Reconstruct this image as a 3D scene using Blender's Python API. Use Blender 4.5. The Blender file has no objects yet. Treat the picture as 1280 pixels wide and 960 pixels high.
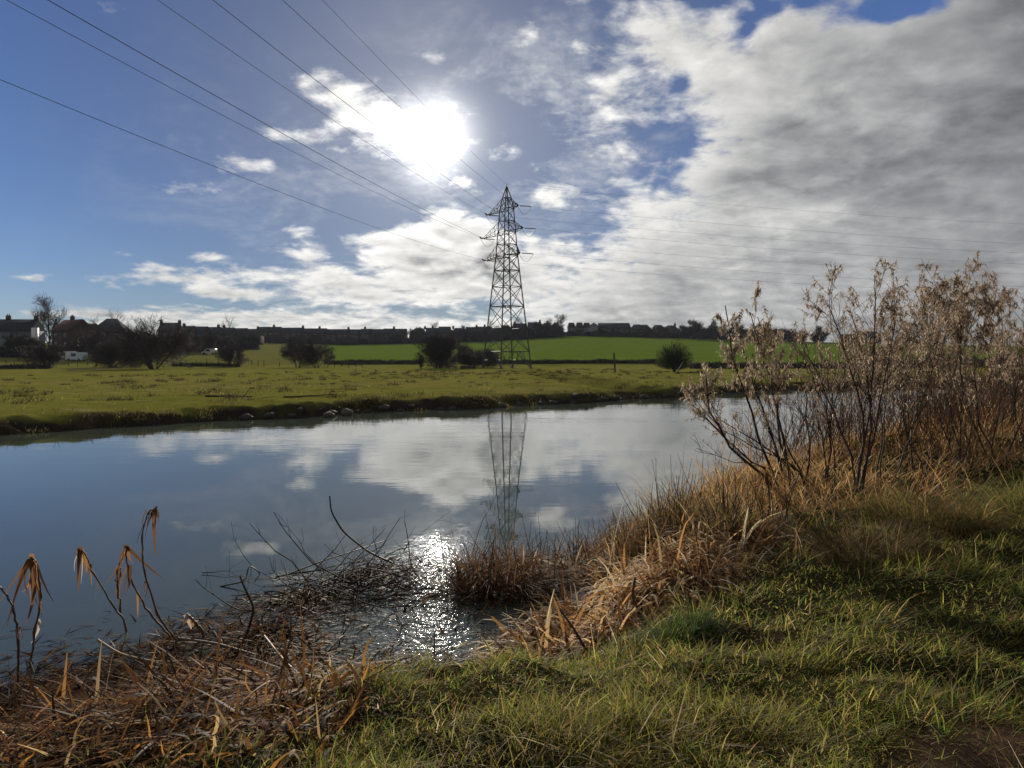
import bpy, bmesh, math, random
import numpy as np
from mathutils import Vector

rng = np.random.default_rng(11)
random.seed(11)
scene = bpy.context.scene
COL = scene.collection
R = math.radians

# ------------------------------------------------------------------ camera
FPX = 970.0                       # focal length in pixels of the 1280 px wide photograph
CAM = np.array([0.0, 0.0, 2.6])
PITCH = math.atan(32 / FPX)
cam_data = bpy.data.cameras.new('camera')
cam_data.sensor_width = 36
cam_data.lens = 36 * FPX / 1280
cam_data.clip_start = 0.05
cam_data.clip_end = 20000
cam = bpy.data.objects.new('camera', cam_data)
cam.location = CAM
cam.rotation_euler = (math.pi / 2 - PITCH, 0, 0)
COL.objects.link(cam)
scene.camera = cam

# ------------------------------------------------------------------ light and exposure
SUN_AZ, SUN_EL = -5.6, 15.7       # degrees from +Y (east positive) and above the horizon
sun_dir = np.array([math.sin(R(SUN_AZ)) * math.cos(R(SUN_EL)), math.cos(R(SUN_AZ)) * math.cos(R(SUN_EL)), math.sin(R(SUN_EL))])
sd = bpy.data.lights.new('sun', 'SUN')
sd.energy = 4.6
sd.angle = R(0.5)
sd.color = (1.0, 0.92, 0.78)
so = bpy.data.objects.new('sun', sd)
so.location = (0, 0, 60)
so.rotation_euler = Vector(sun_dir).to_track_quat('Z', 'Y').to_euler()
COL.objects.link(so)
vs = scene.view_settings
scene.display_settings.display_device = 'sRGB'
vs.view_transform = 'Standard'
vs.look = 'None'
vs.exposure = 0.0
vs.gamma = 1.0
vs.use_curve_mapping = False
scene.cycles.use_denoising = True
scene.cycles.max_bounces = 6
scene.cycles.transparent_max_bounces = 4
scene.cycles.sample_clamp_direct = 60
scene.cycles.sample_clamp_indirect = 4


# ------------------------------------------------------------------ node helper
class NV:
    """A node socket with arithmetic."""
    def __init__(self, nt, s):
        self.nt, self.s = nt, s

    def _m(self, op, *args, clamp=False):
        n = self.nt.nodes.new('ShaderNodeMath')
        n.operation = op
        n.use_clamp = clamp
        for i, a in enumerate((self,) + args):
            if isinstance(a, NV):
                self.nt.links.new(a.s, n.inputs[i])
            else:
                n.inputs[i].default_value = a
        return NV(self.nt, n.outputs[0])

    def __add__(self, o): return self._m('ADD', o)
    __radd__ = __add__
    def __sub__(self, o): return self._m('SUBTRACT', o)
    def __rsub__(self, o): return (self * -1.0) + o
    def __mul__(self, o): return self._m('MULTIPLY', o)
    __rmul__ = __mul__
    def __truediv__(self, o): return self._m('DIVIDE', o)
    def pow(self, o): return self._m('POWER', o)
    def max(self, o): return self._m('MAXIMUM', o)
    def min(self, o): return self._m('MINIMUM', o)
    def clamp(self): return self._m('ADD', 0.0, clamp=True)
    def smooth(self, a, b, lo=0.0, hi=1.0):
        n = self.nt.nodes.new('ShaderNodeMapRange')
        n.interpolation_type = 'SMOOTHSTEP'
        self.nt.links.new(self.s, n.inputs['Value'])
        n.inputs['From Min'].default_value = a
        n.inputs['From Max'].default_value = b
        n.inputs['To Min'].default_value = lo
        n.inputs['To Max'].default_value = hi
        return NV(self.nt, n.outputs[0])


def vmath(nt, op, a, b):
    n = nt.nodes.new('ShaderNodeVectorMath')
    n.operation = op
    for i, v in enumerate((a, b)):
        if isinstance(v, (tuple, list)):
            n.inputs[i].default_value = v
        elif isinstance(v, float):
            n.inputs[3].default_value = v
        else:
            nt.links.new(v, n.inputs[i])
    return n.outputs['Value'] if op in ('DOT_PRODUCT', 'LENGTH') else n.outputs['Vector']


def combine(nt, x, y, z=0.0):
    n = nt.nodes.new('ShaderNodeCombineXYZ')
    for i, v in enumerate((x, y, z)):
        if isinstance(v, NV):
            nt.links.new(v.s, n.inputs[i])
        else:
            n.inputs[i].default_value = v
    return n.outputs[0]


def noise(nt, vec, scale, detail=4.0, rough=0.5, dist=0.0, dims='3D', lac=2.0):
    n = nt.nodes.new('ShaderNodeTexNoise')
    n.noise_dimensions = dims
    if vec is not None:
        nt.links.new(vec, n.inputs['Vector'])
    n.inputs['Scale'].default_value = scale
    n.inputs['Detail'].default_value = detail
    n.inputs['Roughness'].default_value = rough
    n.inputs['Lacunarity'].default_value = lac
    n.inputs['Distortion'].default_value = dist
    return NV(nt, n.outputs['Fac'])


def mapping(nt, vec, loc=(0, 0, 0), rot=(0, 0, 0), scale=(1, 1, 1), kind='POINT'):
    n = nt.nodes.new('ShaderNodeMapping')
    n.vector_type = kind
    nt.links.new(vec, n.inputs['Vector'])
    n.inputs['Location'].default_value = loc
    n.inputs['Rotation'].default_value = rot
    n.inputs['Scale'].default_value = scale
    return n.outputs[0]


def mixc(nt, fac, a, b, mode='MIX'):
    n = nt.nodes.new('ShaderNodeMix')
    n.data_type = 'RGBA'
    n.blend_type = mode
    for key, v in ((0, fac), (6, a), (7, b)):
        if isinstance(v, NV):
            nt.links.new(v.s, n.inputs[key])
        elif isinstance(v, (tuple, list)):
            n.inputs[key].default_value = (*v[:3], 1.0)
        elif isinstance(v, (int, float)):
            n.inputs[key].default_value = v
        else:
            nt.links.new(v, n.inputs[key])
    return n.outputs[2]


# ------------------------------------------------------------------ sky: Nishita air plus a procedural cloud layer
def sky_dir(x, y):
    """azimuth and elevation (degrees) of a spot measured in the photograph"""
    u, v = (x - 640) / FPX, (448 - y) / FPX
    return math.degrees(math.atan(u)), math.degrees(math.atan(v * math.cos(math.atan(u))))


def build_world():
    w = bpy.data.worlds.new('World')
    scene.world = w
    w.use_nodes = True
    nt = w.node_tree
    nt.nodes.clear()
    out = nt.nodes.new('ShaderNodeOutputWorld')
    bg = nt.nodes.new('ShaderNodeBackground')
    bg.inputs['Strength'].default_value = 0.06
    nt.links.new(bg.outputs[0], out.inputs[0])
    sky = nt.nodes.new('ShaderNodeTexSky')
    sky.sky_type = 'NISHITA'
    sky.sun_disc = False
    sky.sun_elevation = R(SUN_EL)
    sky.sun_rotation = R(SUN_AZ)
    sky.altitude = 60
    sky.air_density = 1.0
    sky.dust_density = 0.0
    sky.ozone_density = 2.5
    tc = nt.nodes.new('ShaderNodeTexCoord')
    D = tc.outputs['Generated']
    sep = nt.nodes.new('ShaderNodeSeparateXYZ')
    nt.links.new(D, sep.inputs[0])
    X, Y, Z = (NV(nt, sep.outputs[i]) for i in range(3))
    az = X._m('ARCTAN2', Y) * 57.29578
    el = Z._m('ARCSINE') * 57.29578
    AE = combine(nt, az, el)
    k = Z.max(0.0) + 0.26
    P = combine(nt, X / k, Y / k)

    def blob(x, y, rx, ry, rot=0.0):
        a, e = sky_dir(x, y)
        m = mapping(nt, AE, (a, e, 0), (0, 0, R(rot)), (rx * 0.059, ry * 0.059, 1), 'TEXTURE')
        g = nt.nodes.new('ShaderNodeTexGradient')
        g.gradient_type = 'QUADRATIC_SPHERE'
        nt.links.new(m, g.inputs[0])
        return NV(nt, g.outputs['Fac'])

    cov = None
    for (x, y, rx, ry, rot, wgt) in CLOUDS:
        if 0 < wgt < 0.9 and rx < 95:
            rx, ry, wgt = rx * 1.3, ry * 1.35, wgt * 0.86
        b = blob(x, y, rx, ry, rot)
        cov = b * wgt if cov is None else b._m('MULTIPLY_ADD', wgt, cov)
    # the great bank on the right: everything to the right of a slanting line; the cloud behind the camera is added to cut fill light
    a0, e0 = sky_dir(700, 330)
    a1, e1 = sky_dir(905, 20)
    nx, ny = (e1 - e0), -(a1 - a0)
    ln = math.hypot(nx, ny)
    side = (az - a0) * (nx / ln) + (el - e0) * (ny / ln)      # degrees right of the line
    soft_ = noise(nt, mapping(nt, AE, loc=(9.1, 4.7, 0), rot=(0, 0, R(-35)), scale=(0.06, 0.12, 1)), 1.0, 5, 0.55, 0.4)
    bank = (side + (soft_ - 0.5) * 9.0).smooth(-5.0, 8.0)
    back = (Y * -1.0).smooth(-0.55, 0.35)  # unseen cloud added overhead and behind the camera to lessen ambient fill
    low = el.smooth(4.4, 2.2) * az.smooth(-36.0, -24.0)
    n_big = noise(nt, P, 1.8, 3, 0.5, 0.3)
    n_det = noise(nt, P, 6.5, 9, 0.58, 0.3)
    lit_off = mapping(nt, P, (-0.035 * math.sin(R(SUN_AZ)), -0.05, 0))
    n_lit = noise(nt, lit_off, 6.5, 5, 0.52, 0.3)
    n_lo = noise(nt, P, 6.5, 5, 0.52, 0.3)
    streak = noise(nt, mapping(nt, AE, rot=(0, 0, R(-33)), scale=(0.055, 0.13, 1)), 1.0, 6, 0.52, 0.8)
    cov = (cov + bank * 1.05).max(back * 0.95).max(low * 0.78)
    f = cov + (n_det - 0.5) * 1.5 + (n_big - 0.5) * 0.4 - (bank * (streak - 0.5)) * -0.5
    n_fin = noise(nt, P, 26.0, 6, 0.62, 0.2)
    f = f + (n_fin - 0.5) * 0.42
    dens = f.smooth(0.28, 0.78)
    soft = noise(nt, mapping(nt, AE, loc=(3.1, 1.7, 0), rot=(0, 0, R(-30)), scale=(0.15, 0.27, 1)), 1.0, 8, 0.56, 0.6)
    thick = (cov + (n_big - 0.5) * 0.5 + (n_lo - 0.5) * 0.55 + (soft - 0.5) * 0.5).smooth(0.5, 1.45)
    veil = (blob(660, 170, 320, 260) * 0.75 + blob(330, 230, 330, 230) * 0.3 + blob(760, 110, 200, 200) * 0.5) * (noise(nt, P, 3.0, 7, 0.6, 0.8) + (n_fin - 0.5) * 0.3).smooth(0.42, 0.78)
    dens = dens.max(veil)
    # light on the clouds
    sdot = NV(nt, vmath(nt, 'DOT_PRODUCT', D, tuple(sun_dir))).max(0.0)
    g_wide = sdot.pow(14.0)
    g_mid = sdot.pow(130.0)
    g_core = sdot.pow(1300.0)
    relief = (n_lo - n_lit) * 2.2
    grey = (streak - 0.5) * 1.8 + (soft - 0.5) * 2.1 + (n_big - 0.5) * 0.4 + (n_lo - 0.5) * 0.35
    lum = (thick * (bank * -0.16 - 0.36) + 1.06 + (n_fin - 0.5) * 0.35) + relief * (thick * 0.45 + 0.35) * (bank * -0.4 + 1.0) + grey * thick
    lum = lum.max(0.3).min(1.5)
    dark_r = bank * az.smooth(12.0, 32.0) * 0.36
    lum = lum * (dark_r * -1.0 + 1.0)
    lum = lum * (back * -0.42 + 1.0)  # dims the added rear cloud, which sets the foreground fill
    lum = lum * (g_wide * 0.45 + 0.62) + g_mid * 0.42 * (thick * -0.6 + 1.0) + sdot.pow(700.0) * 1.2 + g_core * 10.0
    ccol = mixc(nt, lum.smooth(0.2, 0.9), (0.985, 0.99, 1.0), (1.0, 0.985, 0.945))
    cl = nt.nodes.new('ShaderNodeVectorMath')
    cl.operation = 'SCALE'
    nt.links.new(ccol, cl.inputs[0])
    nt.links.new((lum * CLOUD_GAIN).s, cl.inputs[3])
    air = mixc(nt, 1.0, sky.outputs[0], SKY_TINT, 'MULTIPLY')
    sc = nt.nodes.new('ShaderNodeVectorMath')
    sc.operation = 'SCALE'
    nt.links.new(air, sc.inputs[0])
    nt.links.new((sdot.pow(5.0) * -0.72 + 1.0).s, sc.inputs[3])
    air = sc.outputs[0]
    glow = nt.nodes.new('ShaderNodeVectorMath')
    glow.operation = 'SCALE'
    glow.inputs[0].default_value = (1.0, 0.97, 0.9)
    nt.links.new((g_wide * 1.2 + sdot.pow(40.0) * 2.1 + g_mid * 1.6 + sdot.pow(1000.0) * 3.5 + g_core * 22.0 + sdot.pow(9000.0) * 300.0).s, glow.inputs[3])
    air = vmath(nt, 'ADD', air, glow.outputs[0])
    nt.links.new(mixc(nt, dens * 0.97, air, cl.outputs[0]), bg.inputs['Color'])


CLOUD_GAIN = 15.0
SKY_TINT = (1.05, 1.22, 1.82)
CLOUDS = [  # x, y, half width, half height (photograph pixels), turn, weight
    (480, 152, 120, 74, -28, 1.0), (560, 172, 62, 40, 0, 0.85), (425, 120, 62, 46, -30, 0.55), (430, 190, 84, 30, -10, 0.55),
    (295, 222, 80, 36, 10, 0.66), (345, 172, 70, 22, 0, 0.55), (340, 205, 40, 18, 0, 0.5), (385, 105, 50, 40, 0, 0.42),
    (372, 292, 46, 26, 0, 0.8), (270, 322, 52, 20, 0, 0.72), (235, 348, 130, 20, 4, 0.86), (325, 340, 84, 20, 0, 0.8), (290, 368, 130, 22, 0, 0.88), (165, 316, 36, 16, 0, 0.5), (40, 348, 46, 20, 0, 0.5), (195, 332, 50, 16, 0, 0.6), (410, 338, 50, 16, 0, 0.6), (120, 352, 60, 14, 0, 0.5),
    (385, 322, 70, 22, 0, 0.8), (465, 302, 60, 18, 0, 0.66), (430, 352, 130, 26, 0, 0.85), (520, 330, 170, 50, -8, 1.15), (460, 372, 260, 30, 0, 1.0), (610, 340, 180, 86, 0, 1.2), (540, 290, 90, 30, 0, 0.7), (575, 285, 90, 40, 0, 0.72), (560, 262, 50, 18, 0, 0.55), (580, 228, 30, 22, 0, 0.5),
    (330, 397, 420, 22, 0, 0.95), (130, 394, 180, 14, 0, 0.7), (610, 310, 60, 50, 0, 0.5),
    (690, 245, 80, 34, 0, 0.72), (740, 195, 70, 28, 0, 0.72), (755, 122, 62, 66, 20, 0.82), (719, 60, 36, 28, 0, 0.68), (666, 50, 44, 32, 0, 0.6), (715, 4, 80, 26, 0, 0.75), (552, 78, 46, 30, 0, 0.52), (610, 62, 50, 16, 0, 0.42), (640, 190, 70, 50, 0, 0.4),
    (830, 70, 130, 110, -30, 0.72), (900, 60, 150, 90, 0, 0.45), (790, 30, 70, 50, 0, 0.4),
    (842, 180, 46, 70, 35, -0.75), (930, 45, 66, 40, 40, -0.85), (1110, 16, 150, 40, 0, -1.25), (1000, 6, 90, 26, 0, -0.7), (850, 110, 40, 30, 40, -0.45), (880, 10, 50, 24, 0, -0.5), (1195, 55, 60, 40, 0, -0.25),
]
build_world()


# ------------------------------------------------------------------ numeric helpers
def _hash(ix, iy, seed):
    h = (ix.astype(np.int64) * 374761393 + iy.astype(np.int64) * 668265263 + seed * 974711) & 0xffffffff
    h = ((h ^ (h >> 13)) * 1274126177) & 0xffffffff
    h = h ^ (h >> 16)
    return (h & 0xffff) / 65535.0


def vnoise(x, y, size, seed=0, octaves=1):
    x = np.asarray(x, float) / size
    y = np.asarray(y, float) / size
    tot, amp, norm = 0.0, 1.0, 0.0
    for o in range(octaves):
        ix, iy = np.floor(x), np.floor(y)
        fx, fy = x - ix, y - iy
        fx, fy = fx * fx * (3 - 2 * fx), fy * fy * (3 - 2 * fy)
        s = seed + o * 17
        a = _hash(ix, iy, s) * (1 - fx) + _hash(ix + 1, iy, s) * fx
        b = _hash(ix, iy + 1, s) * (1 - fx) + _hash(ix + 1, iy + 1, s) * fx
        tot = tot + amp * (a * (1 - fy) + b * fy - 0.5)
        norm += amp
        amp *= 0.5
        x, y = x * 2.03 + 11.7, y * 2.03 + 5.3
    return tot / norm * 2.0          # about -1 .. 1


def sstep(a, b, v):
    t = np.clip((np.asarray(v, float) - a) / (b - a), 0, 1)
    return t * t * (3 - 2 * t)


# ------------------------------------------------------------------ the shape of the land
S_N = np.array([-400, -60, -20, -5, 0.0, 1.4, 2.6, 3.6, 4.6, 5.6, 7.0, 8.4, 11, 13.5, 17, 24.6, 47, 70, 98, 160, 400.])
T_N = np.array([7.0, 7.0, 6.8, 6.4, 6.3, 6.2, 5.4, 4.45, 4.15, 4.55, 5.6, 6.5, 7.3, 7.8, 7.9, 8.6, 8.4, 6.5, -1, -22, -120.])
S_F = np.array([-400, -60, 6.4, 11.9, 20.5, 28.8, 46.5, 65.8, 98, 160, 400.])
T_F = np.array([30, 30, 30.4, 31.3, 31.1, 29.2, 29.6, 29.6, 20.5, 2, -96.])


def river_st(x, y):
    return (x + y) * 0.70710678, (y - x) * 0.70710678


def bank_d(x, y):
    """distance inland from the near water's edge and from the far one (positive on land)"""
    s, t = river_st(x, y)
    tn = np.interp(s, S_N, T_N) + 0.16 * vnoise(s, 0 * s, 1.3, 3, 2)
    tf = np.interp(s, S_F, T_F) + (1.1 * vnoise(s, 0 * s, 4.5, 5, 3) + 0.45 * vnoise(s, 0 * s, 1.1, 6, 2))
    return tn - t, t - tf


CREST_X = np.array([-900, 0, 300, 430, 600, 720, 860, 1000, 1280, 2200.])
CREST_Y = np.array([430, 429, 427, 430.5, 427, 419.5, 423, 427, 433, 440.])


def hgt(x, y):
    x = np.asarray(x, float)
    y = np.asarray(y, float)
    dn, df = bank_d(x, y)
    s, t = river_st(x, y)
    # near bank
    steep = 1.15 + 1.6 * sstep(3.0, 0.5, s)
    near = 0.93 * (1 - np.exp(-np.clip(dn, 0, 80) / steep)) + 0.32 * sstep(9, 17, s) * sstep(0.3, 3, dn)
    near += (0.06 * vnoise(x, y, 1.1, 21, 2) + 0.085 * vnoise(x, y, 0.5, 22, 2)) * sstep(0.0, 1.2, dn)
    # far side
    far = 0.50 * sstep(-0.05, 1.35 + 0.9 * vnoise(s, t * 0, 3, 9, 2), df) ** 0.8 + 0.16 * sstep(1, 6, df)
    far += (0.10 * vnoise(x, y, 1.6, 31, 2)) * sstep(0.1, 0.6, df) * sstep(8, 2, df) + 0.17 * vnoise(x, y, 0.85, 32, 2) * sstep(0.0, 0.5, df) * sstep(2.6, 1.0, df)
    far += 0.07 * vnoise(x, y, 9, 33, 2) * sstep(1, 6, df)
    yy = np.maximum(y, 1.0)
    xi = np.clip(640 + FPX * x / yy, -900, 2200)
    r = np.hypot(x, y)
    zc = 2.6 + (448 - np.interp(xi, CREST_X, CREST_Y)) * 430 / FPX
    left = sstep(420, 60, xi)
    hill = (zc - 0.7) * np.clip((y - 172) / 258, 0, 1) ** 1.12 + left * 2.2 * sstep(150, 215, y) * sstep(430, 300, y)
    hill = np.where(y > 430, (zc - 0.7) - (y - 430) * 0.004, hill) + vnoise(x, y, 90, 41, 2) * 0.5 * sstep(180, 300, y) * sstep(430, 380, y)
    far = far + np.maximum(hill, -2)
    # bed of the river
    dd = np.minimum(-dn, -df)
    bed = -np.minimum(0.10 * np.clip(dd, 0, 2) + 0.25 * np.clip(dd - 2, 0, 20), 1.6) - 0.03
    z = np.where(dn > 0, near, np.where(df > 0, far, bed))
    return z


def gz(x, y):
    return float(hgt(np.array([x]), np.array([y]))[0])


def pix_dirs(px, py):
    u = (np.asarray(px, float) - 640) / FPX
    v = (480 - np.asarray(py, float)) / FPX
    cp, sp = math.cos(PITCH), math.sin(PITCH)
    d = np.stack([u, cp + sp * v, -sp + cp * v], -1)
    return d


def ground_at(px, py, surface=None):
    """where the ground (or the plane z = surface) lies that the photograph shows at this spot"""
    d = pix_dirs(px, py)
    d = d / d[..., 1:2]
    ys = np.concatenate([np.arange(1.5, 60, 0.05), np.arange(60, 700, 0.5)])
    if surface is not None:
        Y = (surface - CAM[2]) / d[..., 2]
    else:
        dd = d.reshape(-1, 3)
        Y = np.empty(len(dd))
        for i, q in enumerate(dd):
            h = hgt(q[0] * ys, ys)
            hit = np.nonzero(CAM[2] + q[2] * ys <= np.maximum(h, 0.0))[0]
            Y[i] = ys[hit[0]] if len(hit) else 500.0
        Y = Y.reshape(d.shape[:-1])
    p = CAM + d * Y[..., None]
    return p


def at_depth(px, py, Y):
    d = pix_dirs(px, py)
    return CAM + d * (Y / d[..., 1:2]) if np.ndim(d) > 1 else CAM + d * (Y / d[1])


# ------------------------------------------------------------------ mesh helpers
def mesh_np(name, verts, faces, mat=None, parent=None, tint=None, smooth=False):
    verts = np.asarray(verts, np.float32).reshape(-1, 3)
    faces = np.asarray(faces, np.int32)
    me = bpy.data.meshes.new(name)
    n, k = faces.shape
    me.vertices.add(len(verts))
    me.vertices.foreach_set('co', verts.ravel())
    me.loops.add(n * k)
    me.loops.foreach_set('vertex_index', faces.ravel())
    me.polygons.add(n)
    me.polygons.foreach_set('loop_start', np.arange(0, n * k, k, dtype=np.int32))
    me.polygons.foreach_set('loop_total', np.full(n, k, dtype=np.int32))
    if smooth:
        me.polygons.foreach_set('use_smooth', np.ones(n, dtype=bool))
    me.update(calc_edges=True)
    if tint is not None:
        a = me.color_attributes.new('tint', 'FLOAT_COLOR', 'POINT')
        c = np.ones((len(verts), 4), np.float32)
        c[:, :3] = tint
        a.data.foreach_set('color', c.ravel())
    if mat is not None:
        me.materials.append(mat)
    o = bpy.data.objects.new(name, me)
    COL.objects.link(o)
    if parent is not None:
        o.parent = parent
    return o


class Parts:
    """collects vertex and face arrays of one width and turns them into one mesh"""
    def __init__(self):
        self.v, self.f, self.c, self.n = [], [], [], 0

    def add(self, v, f, c=None):
        v = np.asarray(v, float).reshape(-1, 3)
        self.v.append(v)
        self.f.append(np.asarray(f, int) + self.n)
        if c is not None:
            self.c.append(np.broadcast_to(np.asarray(c, float), v.shape))
        self.n += len(v)

    def build(self, name, mat=None, parent=None, smooth=False, origin=None):
        v = np.concatenate(self.v)
        if origin is not None:
            v = v - np.asarray(origin)
        return mesh_np(name, v, np.concatenate(self.f), mat, parent, np.concatenate(self.c) if self.c else None, smooth)

    def box(self, lo, hi, c=None, rot=0.0, pivot=None):
        lo, hi = np.asarray(lo, float), np.asarray(hi, float)
        v = np.array([[(lo, hi)[i][0], (lo, hi)[j][1], (lo, hi)[k][2]] for i in (0, 1) for j in (0, 1) for k in (0, 1)])
        if rot:
            pv = np.asarray(pivot if pivot is not None else (lo + hi) / 2)
            cs, sn = math.cos(rot), math.sin(rot)
            q = v - pv
            v = np.stack([q[:, 0] * cs - q[:, 1] * sn, q[:, 0] * sn + q[:, 1] * cs, q[:, 2]], 1) + pv
        self.add(v, [[0, 1, 3, 2], [4, 6, 7, 5], [0, 4, 5, 1], [2, 3, 7, 6], [0, 2, 6, 4], [1, 5, 7, 3]], c)

    def tube(self, path, rad, sides=5, c=None):
        p = np.asarray(path, float)[None]
        r = np.broadcast_to(np.asarray(rad, float), (p.shape[1],))[None]
        v, f = tubes(p, r, sides)
        self.add(v, f, c)


def norm(v):
    return v / np.maximum(np.linalg.norm(v, axis=-1, keepdims=True), 1e-9)


def tubes(paths, radii, sides=3):
    """paths (N,K,3), radii (N,K) -> vertices and quads of N tubes (closed at the tip by their taper)"""
    N, K, _ = paths.shape
    tan = norm(np.gradient(paths, axis=1))
    ref = np.where(np.abs(tan[..., 2:3]) > 0.9, np.array([1.0, 0.13, 0]), np.array([0.05, 0, 1.0]))
    a = norm(np.cross(tan, ref))
    b = np.cross(tan, a)
    th = np.linspace(0, 2 * np.pi, sides, endpoint=False)
    ring = a[:, :, None] * np.cos(th)[None, None, :, None] + b[:, :, None] * np.sin(th)[None, None, :, None]
    v = paths[:, :, None] + ring * radii[:, :, None, None]
    idx = np.arange(N * K * sides).reshape(N, K, sides)
    i0, i1 = idx[:, :-1], idx[:, 1:]
    f = np.stack([i0, np.roll(i0, -1, 2), np.roll(i1, -1, 2), i1], -1).reshape(-1, 4)
    return v.reshape(-1, 3), f


def ribbons(base, lean, length, width, seg=3, droop=0.0, up=None, tipw=0.08, twist=None, curl=None):
    """grass blades and long leaves: base (N,3), lean (N,3) start direction, droop bends them towards the ground"""
    N = len(base)
    base = np.asarray(base, float)
    d = norm(np.asarray(lean, float))
    length = np.broadcast_to(length, (N,)).astype(float)
    width = np.broadcast_to(width, (N,)).astype(float)
    droop = np.broadcast_to(droop, (N,)).astype(float)
    pts = [base]
    step = length / seg
    cur = base
    for k in range(seg):
        g = np.array([0, 0, -1.0]) * (droop * (k + 0.5) / seg)[:, None]
        if curl is not None:
            g = g + curl * ((k + 0.5) / seg)
        d = norm(d + g)
        cur = cur + d * step[:, None]
        pts.append(cur)
    P = np.stack(pts, 1)
    hv = np.cross(norm(P[:, -1] - P[:, 0]), [0, 0, 1.0])
    if twist is None:
        twist = rng.uniform(0, 2 * np.pi, N)
    rv = np.stack([np.cos(twist), np.sin(twist), np.zeros(N)], 1)
    side = norm(hv * 0.7 + rv)
    prof = np.linspace(1, 0, seg + 1) ** 0.7 * (1 - tipw) + tipw
    w = width[:, None] * prof[None] * 0.5
    v = np.stack([P - side[:, None] * w[..., None], P + side[:, None] * w[..., None]], 2)
    idx = np.arange(N * (seg + 1) * 2).reshape(N, seg + 1, 2)
    f = np.stack([idx[:, :-1, 0], idx[:, :-1, 1], idx[:, 1:, 1], idx[:, 1:, 0]], -1).reshape(-1, 4)
    return v.reshape(-1, 3), f, (seg + 1) * 2


def per_blade(c, k):
    return np.repeat(c, k, 0)


def pick(cols, n, jitter=0.15):
    """n colours drawn from a list of (weight, rgb), each a little lighter or darker"""
    w = np.array([c[0] for c in cols], float)
    k = rng.choice(len(cols), n, p=w / w.sum())
    c = np.array([q[1] for q in cols])[k]
    return c * rng.lognormal(0, jitter, (n, 1))


# ------------------------------------------------------------------ materials
def new_mat(name):
    m = bpy.data.materials.new(name)
    m.use_nodes = True
    nt = m.node_tree
    nt.nodes.clear()
    out = nt.nodes.new('ShaderNodeOutputMaterial')
    return m, nt, out


def principled(nt, **kw):
    b = nt.nodes.new('ShaderNodeBsdfPrincipled')
    for k, v in kw.items():
        k = k.replace('_', ' ')
        if isinstance(v, NV):
            nt.links.new(v.s, b.inputs[k])
        elif isinstance(v, (int, float)):
            b.inputs[k].default_value = v
        elif isinstance(v, (tuple, list)):
            b.inputs[k].default_value = (*v[:3], 1.0)
        else:
            nt.links.new(v, b.inputs[k])
    return b


def bump(nt, h, strength=0.5, dist=0.02):
    n = nt.nodes.new('ShaderNodeBump')
    n.inputs['Strength'].default_value = strength
    n.inputs['Distance'].default_value = dist
    nt.links.new(h.s if isinstance(h, NV) else h, n.inputs['Height'])
    return n.outputs[0]


def objpos(nt):
    return nt.nodes.new('ShaderNodeNewGeometry').outputs['Position']


def tint_node(nt):
    a = nt.nodes.new('ShaderNodeAttribute')
    a.attribute_name = 'tint'
    return a.outputs['Color']


def solid(name, col, rough=0.7, var=0.25, scale=3.0, metallic=0.0, bumpy=0.0):
    """a plain surface with uneven colour"""
    m, nt, out = new_mat(name)
    n = noise(nt, objpos(nt), scale, 5, 0.6)
    c = mixc(nt, n.smooth(0.3, 0.7), tuple(x * (1 - var) for x in col), tuple(min(1, x * (1 + var)) for x in col))
    b = principled(nt, Base_Color=c, Roughness=rough, Metallic=metallic)
    if rough > 0.85:
        b.inputs['Specular IOR Level'].default_value = 0.1
    if bumpy:
        nt.links.new(bump(nt, n, 0.6, bumpy), b.inputs['Normal'])
    nt.links.new(b.outputs[0], out.inputs[0])
    return m


def leafy(name, through=0.4, rough=0.55, spec=0.35):
    """leaves and stems: colour of each blade from its own tint, light shines through"""
    m, nt, out = new_mat(name)
    c = tint_node(nt)
    b = principled(nt, Base_Color=c, Roughness=rough)
    b.inputs['Specular IOR Level'].default_value = spec
    t = nt.nodes.new('ShaderNodeBsdfTranslucent')
    nt.links.new(c, t.inputs['Color'])
    mx = nt.nodes.new('ShaderNodeMixShader')
    mx.inputs[0].default_value = through
    nt.links.new(b.outputs[0], mx.inputs[1])
    nt.links.new(t.outputs[0], mx.inputs[2])
    nt.links.new(mx.outputs[0], out.inputs[0])
    return m


def tinted(name, rough=0.8, scale=6.0, var=0.35, bumpy=0.0, spec=0.3):
    """opaque surface that takes its colour from the mesh's tint, broken up by noise"""
    m, nt, out = new_mat(name)
    p = objpos(nt)
    n = noise(nt, p, scale, 6, 0.62)
    n2 = noise(nt, p, scale * 0.13, 4, 0.6)
    k = (n - 0.5) * (2.0 * var) + (n2 - 0.5) * var + 1.0
    v = nt.nodes.new('ShaderNodeVectorMath')
    v.operation = 'SCALE'
    nt.links.new(tint_node(nt), v.inputs[0])
    nt.links.new(k.s, v.inputs[3])
    b = principled(nt, Base_Color=v.outputs[0], Roughness=rough)
    b.inputs['Specular IOR Level'].default_value = spec
    if bumpy:
        nt.links.new(bump(nt, n, 0.8, bumpy), b.inputs['Normal'])
    nt.links.new(b.outputs[0], out.inputs[0])
    return m


M_LEAF = leafy('leaf', 0.6, 0.65, 0.14)
M_STRAW = leafy('straw', 0.55, 0.6, 0.1)
M_TWIG = tinted('twig', 0.75, 9.0, 0.3)
M_WET = leafy('wet_reed', 0.4, 0.55, 0.05)


def tag(o, label, cat, group=None, kind=None):
    o['label'] = label
    o['category'] = cat
    if group:
        o['group'] = group
    if kind:
        o['kind'] = kind
    return o


def thing(name, loc, label, cat, group=None):
    o = bpy.data.objects.new(name, None)
    o.empty_display_size = 0.2
    o.location = loc
    COL.objects.link(o)
    return tag(o, label, cat, group)


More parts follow.
